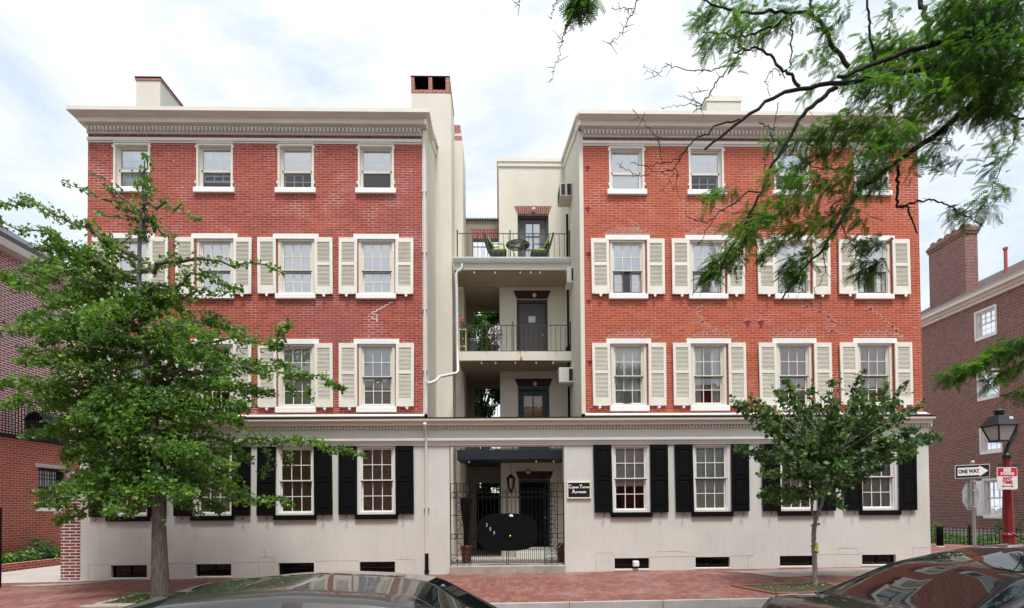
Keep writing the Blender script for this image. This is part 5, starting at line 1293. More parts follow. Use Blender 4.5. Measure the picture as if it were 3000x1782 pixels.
def one_way():
    Y = -.62; zof = lambda py: at(2852, py, Y)[2]; x = at(2853, 1500, Y)[0]; g = gz(x, Y)
    P = thing('sign_post', (x, Y, g), 'galvanised post with a weathered octagonal sign seen from the back', 'sign post')
    m = MB(); m.tube([(x, Y, g), (x, Y, zof(1357))], .034, 12); m.lathe(x, Y, [(.045, zof(1359)), (.05, zof(1354)), (.03, zof(1350))], 12); m.build('pole', 'sign_back', P)
    zc = zof(1453.5); R = .385; pts = [(x-.03+R*.86*cos(pi/8+k*pi/4), zc+R*sin(pi/8+k*pi/4)) for k in range(8)]
    m = MB(); ys = Y+.06; m.prism(pts, 'y', ys, ys+.006); oc = m.build('octagon_plate', 'sign_back', P)
    for k, v in enumerate(oc.data.vertices): v.co.y += (v.co.x)*.35
    for zz in (zof(1410), zof(1438), zof(1485)): m = MB(); m.box(x-.05, x+.05, Y-.04, Y+.055, zz-.012, zz+.012); m.build('bracket', 'galvanised', P)
    a = at(2797.5, 1362, Y-.06); b = at(2900, 1400, Y-.06); x0, x1 = a[0], b[0]; z1, z0 = a[2], b[2]+.0; w, h = x1-x0, z1-z0
    S = thing('one_way_sign', (x, Y-.06, z0), 'black ONE WAY sign with white arrow pointing right, on the galvanised post', 'sign'); ys = Y-.06
    T = lambda px, pz: (x0+px*w, z0+pz*h+(px-.5)*.035)
    def poly(pts, y0, y1, mat, nm, par): m = MB(); m.prism([T(*q) for q in pts], 'y', y0, y1); return m.build(nm, mat, par)
    pl = poly([(0,0),(1,0),(1,1),(0,1)], ys, ys+.008, 'sign_white', 'plate', S)
    poly([(.012,.035),(.988,.035),(.988,.965),(.012,.965)], ys-.002, ys-.0004, 'sign_black', 'black_field', pl)
    ar = poly([(.07,.20),(.70,.20),(.70,.08),(.955,.5),(.70,.92),(.70,.80),(.07,.80)], ys-.004, ys-.0024, 'sign_white', 'arrow', pl)
    m = MB(); c = T(.395, .5); put_text(m, 'ONE WAY', h*.40, (c[0], ys-.0045, c[1]), ux=(1, 0, .035/w), uz=(-.035/w, 0, 1), bold=.006, sx=.86); m.build('lettering', 'sign_black', pl)
    m = MB(); m.box(x-.05, x+.05, ys+.009, ys+.04, (z0+z1)/2-.05, (z0+z1)/2+.05); m.build('bracket', 'galvanised', S)
one_way()
p = at(2754, 1606, 6.2); bo = thing('bollard', (p[0], 6.2, gz(16)), 'plain black bollard on the brick paving of the side street', 'bollard')
m = MB(); m.lathe(p[0], 6.2, [(.115, gz(16)-.02), (.115, gz(16)+.74), (.105, gz(16)+.77), (.04, gz(16)+.79)], 16); m.build('shaft', 'black_paint', bo); m = MB(); m.lathe(p[0], 6.2, [(.15, gz(16)-.03), (.15, gz(16)+.02), (.12, gz(16)+.04)], 16); m.build('collar', 'concrete', bo)
# tree pits
def tree_pits():
    T = thing('tree_pit', (5.3, -3.2, gz(5.3, -3.2)), 'tree pit with a raised brick edge and weeds under the small maple', 'tree pit')
    def zz(x, y): return gz(x, y)
    e = [(4.95, -2.75), (7.0, -2.70), (7.0, -3.75), (5.35, -3.80)]
    m = MB()
    for (a, b) in zip(e, e[1:]+e[:1]):
        L = math.hypot(b[0]-a[0], b[1]-a[1]); nx, ny = -(b[1]-a[1])/L*.05, (b[0]-a[0])/L*.05
        V = [(a[0]-nx,a[1]-ny), (b[0]-nx,b[1]-ny), (b[0]+nx,b[1]+ny), (a[0]+nx,a[1]+ny)]
        m.add([(x, y, zz(x, y)-.05) for x, y in V]+[(x, y, zz(x, y)+.035) for x, y in V], [(3,2,1,0),(4,5,6,7),(0,1,5,4),(1,2,6,5),(2,3,7,6),(3,0,4,7)])
    m.build('brick_edging', 'edging_brick', T); m = MB(); m.add([(x, y, zz(x, y)+.02) for x, y in e], [(0,1,2,3)]); m.build('earth', 'soil', T)
    n = 110; x = RNG.uniform(5.3, 6.9, n); y = RNG.uniform(-3.7, -2.8, n); pos = np.stack([x, y, .0072*x+.022*y+.03+RNG.uniform(0, .07, n)], 1); nr = RNG.normal(0, .7, (n, 3)); nr[:, 2] += .5
    V, k = instance(*OVAL, pos, nr, RNG.uniform(0, 6, n), RNG.uniform(.03, .08, n)); big_mesh('weeds', [(V, k, OVAL[1])], 'leaf_low', T)['kind'] = 'stuff'
    T = thing('tree_pit', (-7.0, -3.2, gz(-7, -3.2)), 'tree pit edged with grey granite strips under the large ginkgo', 'tree pit')
    m = MB()
    for (x0, x1, y0, y1, h) in ((-7.75, -6.2, -3.72, -3.60, .035), (-7.85, -6.2, -3.95, -3.80, .05), (-7.8, -7.68, -3.6, -2.5, .035), (-6.3, -6.18, -3.6, -2.5, .035), (-7.8, -6.18, -2.5, -2.38, .035)):
        z = gz((x0+x1)/2, (y0+y1)/2); m.box(x0, x1, y0, y1, z-.08, z+h, .01)
    m.build('granite_edging', 'granite', T); m = MB(); m.add([(x, y, gz(x, y)+.012) for x, y in ((-7.7,-3.6),(-6.3,-3.6),(-6.3,-2.5),(-7.7,-2.5))], [(0,1,2,3)]); m.build('earth', 'soil', T)
    n = 500; x = RNG.uniform(-7.65, -6.3, n); y = RNG.uniform(-3.6, -2.5, n); pos = np.stack([x, y, .0072*x+.022*y+.02+RNG.uniform(0, .08, n)], 1); nr = RNG.normal(0, .7, (n, 3)); nr[:, 2] += .5
    V, k = instance(*OVAL, pos, nr, RNG.uniform(0, 6, n), RNG.uniform(.03, .07, n)); big_mesh('weeds', [(V, k, OVAL[1])], 'leaf_low', T)['kind'] = 'stuff'
tree_pits()
# ------------------------------------------------------------ parked cars
def interp(tab, x): return float(np.interp(x, [t[0] for t in tab], [t[1] for t in tab]))
def smooth(tab, x, w=.09): return sum(interp(tab, x+d) for d in (-w, -w/2, 0, w/2, w))/5
def car(x_rear, yc, g, L, Wd, prof, gh, mats, lab, antenna=False):
    "prof: hood/belt/boot height table (distance from the rear bumper, height); gh: greenhouse table (rear glass base, roof rear, roof front, screen base, roof height)"
    C = thing('parked_car', (x_rear+L/2, yc, g), lab, 'car', 'cars parked along the near kerb'); P, G = mats; hw = Wd/2
    plan = [(0, .80), (.12, .90), (.5, .975), (1.1, 1.), (L-1.2, 1.), (L-.6, .95), (L-.2, .84), (L, .66)]
    rg, rr, rf, wf, H = gh
    NX, NS = 72, 22
    def top(x): return smooth(prof, x, .12)
    def sect(x, s):     # s in 0..1 from sill over the shoulder to the centre line and mirrored
        w = hw*smooth(plan, x, .1); zt = top(x); zb = .20+.10*(max(0, .5-x)/.5)+.08*(max(0, x-L+.5)/.5)
        sgn = -1 if s < .5 else 1; q = s*2 if s < .5 else (1-s)*2
        pts = [(0, .90, zb), (.10, .97, zb+.06), (.28, 1.0, zb+(zt-zb)*.45), (.42, 1.0, zb+(zt-zb)*.66), (.52, .985, zt-.10), (.60, .955, zt-.045), (.68, .90, zt-.012), (.85, .5, zt+.018), (1, 0, zt+.028)]
        wy = np.interp(q, [p[0] for p in pts], [p[1] for p in pts]); wz = np.interp(q, [p[0] for p in pts], [p[2] for p in pts])
        return (x_rear+x, yc+sgn*w*wy, g+wz)
    m = MB(); m.grid(lambda u, v: sect(.0+L*u, v), NX, 2*NS)
    for x in (0, L):
        ring = [sect(x, j/(2*NS)) for j in range(2*NS+1)]; m.add(ring, [tuple(range(len(ring)))])
    body = m.build('body', P, C)
    # greenhouse shell
    def hh(x):
        return smooth([(rg, top(rg)-.01), (rg+(rr-rg)*.55, top(rg)+(H-top(rg))*.66), (rr, H-.035), (rr+.35, H-.004), ((rr+rf)/2, H+.012), (rf-.25, H-.01), (rf, H-.045), (rf+(wf-rf)*.5, H-.045-(H-.045-top(wf))*.46), (wf, top(wf)-.01)], x, .05)
    def shell(x, s, off=0.):
        zt = hh(x); zb = top(x)-.03; k = max(0., min(1., (zt-zb)/(H-zb))); wb = hw*smooth(plan, x, .1)*.93; wt = wb-.20*k-.02
        sgn = -1 if s < .5 else 1; q = s*2 if s < .5 else (1-s)*2
        pts = [(0, wb, zb), (.36, wb+(wt-wb)*.86, zb+(zt-zb)*.83), (.44, wb+(wt-wb)*.97-.012, zb+(zt-zb)*.92), (.52, wt-.055, zt-.020), (.62, wt-.14, zt-.004), (1, 0, zt+.03*k)]
        wy = np.interp(q, [p[0] for p in pts], [p[1] for p in pts]); wz = np.interp(q, [p[0] for p in pts], [p[2] for p in pts])
        return (x_rear+x, yc+sgn*(wy+off*(1-q)), g+wz+off)
    def part(x0, x1, s0, s1, nm, mat, nx=20, ns=14, off=0., par=C):
        m = MB(); m.grid(lambda u, v: shell(x0+(x1-x0)*u, s0+(s1-s0)*v, off), nx, ns); return m.build(nm, mat, par)
    e = .21
    part(rr+.02, rf-.02, e, 1-e, 'roof', P, 30, 30)
    part(rg, rr+.02, e+.02, 1-e-.02, 'rear_window', G, 18, 24); part(rf-.02, wf, e+.02, 1-e-.02, 'windshield', G, 18, 24)
    for s0, s1 in ((0, e), (1-e, 1)):
        part(rg+.18, wf-.22, s0 if s0 == 0 else s0+.02, s1-.02 if s0 == 0 else s1, 'side_window', G, 30, 8, -.004)
        part(rr+.02, rf-.02, (e-.03) if s0 == 0 else 1-e, e if s0 == 0 else 1-e+.03, 'roof_rail', P, 24, 4, .004)
        part(rg-.02, rr+.10, (e-.035) if s0 == 0 else 1-e-.025, (e+.025) if s0 == 0 else 1-e+.035, 'rear_pillar', P, 14, 5, .005)
        part(rf-.10, wf+.02, (e-.035) if s0 == 0 else 1-e-.025, (e+.025) if s0 == 0 else 1-e+.035, 'front_pillar', P, 14, 5, .005)
        part(rg-.02, rg+.40, 0 if s0 == 0 else 1-e+.03, e-.03 if s0 == 0 else 1, 'quarter_panel', P, 8, 6, .004)
        xm = (rr+rf)/2+.05; part(xm-.05, xm+.05, 0 if s0 == 0 else 1-e, e if s0 == 0 else 1, 'centre_pillar', 'car_trim', 2, 6, .006)
        sg = -1 if s0 == 0 else 1
        m = MB(); mx, my, mz = x_rear+wf-.42, yc+sg*(hw+.10), g+top(wf)+.06; m.ball((mx, my, mz), .10, 12, (.8, 1.1, .75)); m.tube([(mx, my-sg*.05, mz-.03), (mx, yc+sg*(hw-.10), mz-.06)], .025, 6); m.build('wing_mirror', P, C)
    for fx in (.80, L-.86):
        for sg in (-1, 1):
            cx, cy, cz, R = x_rear+fx, yc+sg*(hw-.10), g+.325, .325
            m = MB(); pr = [(.20, -.10), (.29, -.105), (.325, -.08), (.325, .08), (.29, .105), (.20, .10)]
            V = []; n = 28
            for (r, o) in pr:
                for k in range(n): V.append((cx+r*cos(2*pi*k/n), cy+o, cz+r*sin(2*pi*k/n)))
            m.add(V, [(i*n+k, i*n+(k+1) % n, (i+1)*n+(k+1) % n, (i+1)*n+k) for i in range(len(pr)-1) for k in range(n)], True); wh = m.build('wheel', 'tyre', C)
            m = MB(); 
            for k in range(5): a = 2*pi*k/5; m.prism([(cx+.03*cos(a-1), cz+.03*sin(a-1)), (cx+.2*cos(a-.13), cz+.2*sin(a-.13)), (cx+.2*cos(a+.13), cz+.2*sin(a+.13)), (cx+.03*cos(a+1), cz+.03*sin(a+1))], 'y', cy+sg*.06, cy+sg*.085)
            m.ring((cx, cy+sg*.08, cz), .2, .014, 24); m.build('rim', 'rim', wh)
            m = MB(); arc = [(cx+.38*cos(pi*j/12), cz+.38*sin(pi*j/12)) for j in range(13)]; arc += [(cx+.34*cos(pi*(12-j)/12), cz+.34*sin(pi*(12-j)/12)) for j in range(13)]; m.prism(arc, 'y', cy+sg*.07, cy+sg*.105); m.build('wheel_arch', 'car_trim', C)
    for sg in (-1, 1):
        zt = top(.1); m = MB(); m.grid(lambda u, v: (x_rear-.012+.30*u*u, yc+sg*(hw*(.56+.36*u)), g+zt-.30+.20*v), 6, 3); m.build('tail_light', 'tail_red', C)
        m = MB(); m.grid(lambda u, v: (x_rear+L+.010-.36*u*u, yc+sg*(hw*(.42+.42*u)), g+.52+.14*v), 6, 3); m.build('headlight', 'lens_clear', C)
    for x in (-.03, L-.09): m = MB(); m.box(x_rear+x, x_rear+x+.12, yc-hw*.72, yc+hw*.72, g+.26, g+.42, .03); m.build('bumper', 'car_trim', C)
    if antenna:
        p = shell(rr+.12, .5); m = MB(); m.ball((p[0], p[1], p[2]+.012), .055, 12, (1.5, .6, .55)); a = m.build('antenna', 'car_trim', C)
        m = MB(); m.tube([(p[0]-.02, p[1], p[2]+.02), (p[0]-.30, p[1], p[2]+.16)], [.006, .003], 5); m.build('antenna_whip', 'car_trim', a)
    return C
GR = -.235
prof = [(0, .70), (.05, .86), (.14, .99), (.5, 1.02), (.95, 1.03), (2.0, .97), (3.3, .96), (3.75, .955), (4.2, .86), (4.55, .72), (4.75, .55)]
car(-3.88, -11.02, gz(-2,-4.15)-.15+.04, 4.75, 1.80, prof, (1.15, 2.10, 3.45, 4.30, 1.425), ('paint_grey', 'car_glass'), 'grey metallic sedan at the near kerb, left, only its roof in view')
prof2 = [(0, .72), (.05, .90), (.14, 1.05), (.5, 1.07), (.9, 1.06), (2.0, .98), (3.3, .97), (3.7, .965), (4.2, .86), (4.5, .72), (4.65, .55)]
car(2.14, -10.45, gz(4,-4.15)-.15+.04, 4.65, 1.82, prof2, (.66, 1.72, 3.3, 4.1, 1.50), ('paint_black', 'car_glass'), 'black car with red tail lamps at the near kerb, right, mirroring the building', True)
# ------------------------------------------------------------ trees
def tree_root(name, loc, lab, grp=None): return thing(name, loc, lab, 'tree', grp)
def leaves(plumes, tmpl, size, dens, upv=.9, rnd=.6, seed=1, hang=0., lump=0.):
    out = []
    for (P, rad) in plumes:
        pos, off = plume(P, rad, dens*(rad/.25)**1.6)
        if lump:      # leaves grow in bunches on the spurs: thin the sleeve out between them
            q = np.sin(pos[:, 0]*9.1+pos[:, 2]*5.3+len(out))*np.sin(pos[:, 1]*8.3-pos[:, 2]*7.7)+.6*np.sin(pos[:, 0]*19+pos[:, 1]*13+pos[:, 2]*17)
            keep = RNG.uniform(-1, 1, len(pos))*.9 < q+1.15-lump; pos, off = pos[keep], off[keep]
        n = len(pos)
        nr = RNG.normal(0, rnd, (n, 3)); nr[:, 2] += upv; nr[:, 1] -= .35
        nr += off/(rad+1e-6)*.6
        V, k = instance(tmpl[0], tmpl[1], pos, nr, RNG.uniform(0, 2*pi, n), RNG.uniform(.5, 1.35, n)*size); out.append((V, k, tmpl[1]))
    return out
def ginkgo():
    Y0 = -3.0; g = gz(-7, Y0)
    T = tree_root('ginkgo_tree', (-7.0, Y0, g), 'tall leafy ginkgo with grey-brown trunk and long feathery branches before the left block')
    tr = px_path([(470, 1765, Y0), (469, 1700, Y0), (467, 1600, Y0), (464, 1440, Y0), (455, 1300, Y0), (445, 1180, Y0), (430, 1040, Y0), (412, 900, Y0), (407, 820, Y0), (410, 700, Y0), (416, 590, Y0), (424, 470, Y0)])
    R = [.180, .150, .126, .108, .098, .095, .075, .056, .045, .036, .025, .010]
    m = MB(); m.tube(wiggle(tr, .004, 40, 2), list(np.interp(np.linspace(0, 1, 40), np.linspace(0, 1, 12), R)), 16); m.build('trunk', 'bark_ginkgo', T)
    # (pixels of the branch, radius px, depth offset of the tip)
    BR = [([(424,590),(426,520),(424,455)], 22, 0), ([(424,700),(425,600),(430,520)], 34, .1),
     ([(415,620),(340,560),(268,510)], 17, .3), ([(412,630),(270,562),(175,532)], 13, -.3), ([(420,600),(500,600),(585,643)], 15, -.3), ([(415,650),(340,628),(278,620)], 11, .2), ([(416,640),(480,680),(525,735)], 17, .3), ([(415,670),(385,690),(370,720)], 14, -.2),
     ([(410,760),(300,700),(180,640),(60,590),(-20,590)], 27, .6), ([(410,820),(250,760),(120,690),(-20,630)], 26, -.4), ([(410,800),(330,720),(285,660)], 20, .5), ([(408,830),(300,790),(200,720),(140,670)], 24, .9),
     ([(410,790),(540,760),(660,765),(760,770),(828,802)], 16, -.3), ([(412,790),(470,770),(520,750)], 24, .2), ([(420,860),(540,815),(640,815),(712,850)], 27, .2), ([(420,880),(560,860),(690,858)], 24, .4),
     ([(405,900),(280,890),(130,860),(-20,800)], 36, .5), ([(405,900),(300,930),(190,960),(60,940)], 42, -.6), ([(430,980),(280,930),(130,975),(-20,970)], 38, -.2), ([(440,1010),(330,1010),(200,1040),(60,1060)], 42, .6), ([(420,930),(360,850),(330,800)], 28, -.4), ([(420,930),(490,880),(560,880)], 36, .7),
     ([(430,1000),(560,940),(640,950),(700,990)], 42, .4), ([(435,1040),(600,1000),(720,1000),(800,1005),(848,945)], 34, -.2), ([(440,1080),(600,1060),(740,1070),(850,1080)], 38, .5), ([(440,1120),(640,1080),(780,1085),(900,1105),(1012,1138)], 27, -.4), ([(440,1120),(560,1120),(680,1130),(800,1150)], 40, .8),
     ([(440,1120),(300,1110),(130,1120),(-20,1120)], 44, -.4), ([(440,1180),(260,1190),(100,1170),(-20,1190)], 42, .3), ([(440,1220),(330,1250),(220,1300),(190,1330)], 48, .6), ([(440,1200),(320,1200),(210,1230)], 46, -.8),
     ([(450,1200),(540,1180),(640,1190),(730,1185)], 42, -.6), ([(450,1200),(520,1220),(560,1260)], 36, .6), ([(445,1150),(380,1220),(330,1300)], 46, -.7), ([(455,1300),(380,1330),(300,1400),(260,1460)], 50, -.5),
     ([(455,1290),(580,1275),(700,1300),(830,1300),(950,1305),(1068,1336)], 27, -.3), ([(455,1290),(560,1300),(660,1330),(740,1350)], 34, .5), ([(455,1300),(520,1320),(600,1330)], 46, -.9), ([(455,1340),(560,1360),(650,1400),(720,1440)], 46, .3), ([(460,1380),(600,1420),(720,1460),(855,1482)], 33, -.2), ([(460,1400),(540,1440),(620,1480),(660,1495)], 36, .4), ([(460,1400),(500,1430),(560,1450)], 44, -.8),
     ([(450,1330),(330,1380),(210,1430),(110,1445)], 42, .2), ([(455,1380),(350,1400),(230,1450),(110,1480)], 40, -.5), ([(455,1400),(360,1440),(260,1490),(165,1530)], 38, .5), ([(455,1400),(400,1430),(350,1480),(330,1510)], 40, -.9), ([(450,1250),(300,1270),(200,1350)], 44, .9), ([(850,1320),(850,1370)], 16, 0), ([(780,1320),(778,1400)], 18, .1), ([(600,1330),(625,1420)], 24, .2),
     ([(720,1140),(730,1210)], 20, .1), ([(900,1130),(905,1180)], 14, 0), ([(840,1120),(852,1160)], 18, 0)]
    m = MB(); pl = []; pld = []
    rf = random.Random(21); LT = [(870,90),(940,190),(1010,230),(1100,270),(1200,270),(1300,270),(1400,240),(1470,170),(1500,90)]
    for k in range(34):
        y = 870+k*18.6; x = 412+(y-870)*.085; L = float(np.interp(y, [a for a, b in LT], [b for a, b in LT])); sd = -1 if k % 2 else 1
        L *= rf.uniform(.55, 1.05); dy = rf.choice([-1.0, -.7, -.4, .4, .8]); BR.append(([(x, min(1440, y+10)), (x+sd*L*.5, y+rf.uniform(-60, 0)), (x+sd*L, y+rf.uniform(-60, 55))], rf.uniform(22, 36), dy))
    for k in range(26):      # smaller boughs filling the left side of the crown
        y = 760+k*21; x0 = 412+max(0, y-870)*.085; L = rf.uniform(180, 400); BR.append(([(x0-rf.uniform(40, 120), y+20), (x0-L*.6, y-rf.uniform(10, 50)), (x0-L, y+rf.uniform(-40, 30))], rf.uniform(20, 34), rf.uniform(-.9, .9)))
    for k, (pp, r, dy) in enumerate(BR):
        if 9 < k: r *= 1.12
        n = len(pp); r0 = random.Random(k); dyk = dy*1.3
        P = px_path([(x, y, Y0+dyk*(j/(n-1))) for j, (x, y) in enumerate(pp)]); P = wiggle(P, .055, n*3, k)
        L = np.linalg.norm(np.diff(P, axis=0), axis=1).sum(); m.tube(P, list(np.linspace(min(.05, .012+.012*L), .005, len(P))), 6)
        pl.append((P, r*.0084))
        # side twigs
        for q in range(int(L*2.2)):
            t = r0.uniform(.25, .9); Q, _ = resample(P, 20); b = Q[int(t*19)]; d = np.array([r0.uniform(-1, 1), r0.uniform(-1, 1), r0.uniform(-.5, .6)])*.30*(1.1-t)*(r/30)
            m.tube([b, b+d*.6, b+d], [.006, .004, .003], 4, False); pl.append((np.array([b, b+d*.6, b+d*1.15]), r*.0046))
    m.build('branches', 'bark_ginkgo', T)
    ch = leaves(pl, GINKGO, .069, 250, .50, .8, lump=.78)
    big_mesh('crown', ch, 'leaf_ginkgo', T)
    # young sprays on the trunk
    sp = []
    for (x, y) in ((430,1340),(470,1355),(500,1335),(520,1345),(445,1370),(480,1400),(440,1420),(400,1440),(455,1465),(415,1465),(520,1400),(545,1460),(470,1525)):
        c = np.array(at(x, y, Y0-.9)); e = c+np.array([RNG.normal(0, .08), .0, -.10]); sp.append((np.array([c, e]), .075))
    o = big_mesh('young_shoots', leaves(sp, GINKGO, .060, 420, .4, .7), 'leaf_low', T)
    return T
ginkgo()
def maple():
    Y0 = -3.0; x0 = at(2388, 1717, Y0)[0]
    T = tree_root('maple_tree', (x0, Y0, gz(x0, Y0)), 'small street maple with slim grey forked trunk and dark green crown before the right block')
    m = MB(); m.tube(wiggle(px_path([(2388,1730,Y0),(2388,1680,Y0),(2386,1620,Y0),(2384,1560,Y0),(2388,1533,Y0)]), .006, 24, 5), list(np.linspace(.050, .044, 24)), 12)
    for (x, y) in ((2379,1600),(2394,1618),(2380,1540),(2399,1536),(2394,1705)): m.ball(at(x, y, Y0-.02), .030, 8)
    m.build('trunk', 'bark_maple', T)
    LM = [([(2388,1533),(2383,1500),(2372,1444),(2350,1400)], .3, .032), ([(2388,1533),(2404,1490),(2416,1440),(2425,1370),(2425,1260)], -.1, .034), ([(2408,1480),(2440,1420),(2470,1350)], .4, .03), ([(2422,1400),(2380,1330),(2330,1260)], -.4, .028), ([(2425,1330),(2490,1270),(2560,1230)], .1, .026)]
    m = MB()
    for k, (pp, dy, r) in enumerate(LM): m.tube(wiggle(px_path([(x, y, Y0+dy*j/(len(pp)-1)) for j, (x, y) in enumerate(pp)]), .01, 14, k), list(np.linspace(r, r*.5, 14)), 8)
    tips = [(2160,1185,34),(2155,1315,30),(2140,1160,14),(2215,1330,28),(2225,1450,26),(2230,1390,24),(2235,1475,16),(2255,1250,36),(2270,1140,22),(2300,1110,22),(2200,1160,16),(2330,1180,34),(2375,1130,20),(2370,1200,36),(2440,1115,18),(2450,1180,34),(2465,1095,14),(2535,1080,16),(2530,1140,30),(2560,1200,36),(2600,1120,18),(2625,1180,34),(2655,1120,13),(2700,1190,22),(2720,1170,14),(2690,1260,34),(2745,1280,26),(2765,1270,14),(2680,1325,28),(2620,1300,36),(2590,1370,24),(2560,1340,34),(2540,1400,20),(2500,1330,40),(2490,1430,28),(2470,1490,18),(2440,1400,40),(2440,1470,26),(2400,1300,46),(2340,1290,44),(2290,1320,38),(2300,1390,34),(2340,1440,30),(2300,1470,24),(2260,1460,18),(2370,1380,38),(2420,1230,44),(2310,1240,40),(2500,1240,44),(2350,1470,18),(2400,1455,20)]
    pl = []
    for k, (x, y, r) in enumerate(tips):
        dy = [-.7, .5, 0, .9, -.3][k % 5]; c = (2425+(x-2425)*.15, 1370+(y-1370)*.35)
        P = wiggle(px_path([(c[0], c[1]+20, Y0), ((c[0]+x)/2, (c[1]+y)/2+10, Y0+dy*.6), (x, y, Y0+dy)]), .02, 9, k+50)
        m.tube(P, list(np.linspace(.015, .004, 9)), 5); pl.append((P[4:], r*.0088))
        r0 = random.Random(k)
        for q in range(3): d = np.array([r0.uniform(-1, 1), r0.uniform(-.8, .8), r0.uniform(-.4, .9)])*.26; b = P[r0.randint(4, 8)]; m.tube([b, b+d], [.004, .002], 4, False); pl.append((np.array([b, b+d]), r*.0042))
    rf = random.Random(4)
    for k in range(20):
        a = rf.uniform(0, 6.28); q = rf.uniform(.2, 1); x, y = 2425+190*q*cos(a), 1300+135*q*sin(a); dy = rf.uniform(-.9, .9)
        P = wiggle(px_path([(2420, 1400, Y0), ((2420+x)/2, (1400+y)/2, Y0+dy*.6), (x, y, Y0+dy)]), .02, 9, k+150)
        m.tube(P, list(np.linspace(.012, .004, 9)), 5); pl.append((P[4:], rf.uniform(.26, .38)))
    m.build('branches', 'bark_maple', T); big_mesh('crown', leaves(pl, MAPLE, .084, 250, .40, .8, lump=.5), 'leaf_maple', T)
    p = at(2390, 1600, Y0-.07); m = MB(); m.prism([(p[0]-.02, p[2]+.11), (p[0]+.03, p[2]+.06), (p[0]+.05, p[2]-.02), (p[0]+.02, p[2]-.12), (p[0]-.045, p[2]-.09), (p[0]-.005, p[2]+.0)], 'y', p[1]-.015, p[1]+.0); tag(m.build('tape_strip', 'tape_yellow', None, (p[0], p[1], p[2])), 'torn yellow tape tied round the trunk of the small maple', 'tape')
maple()
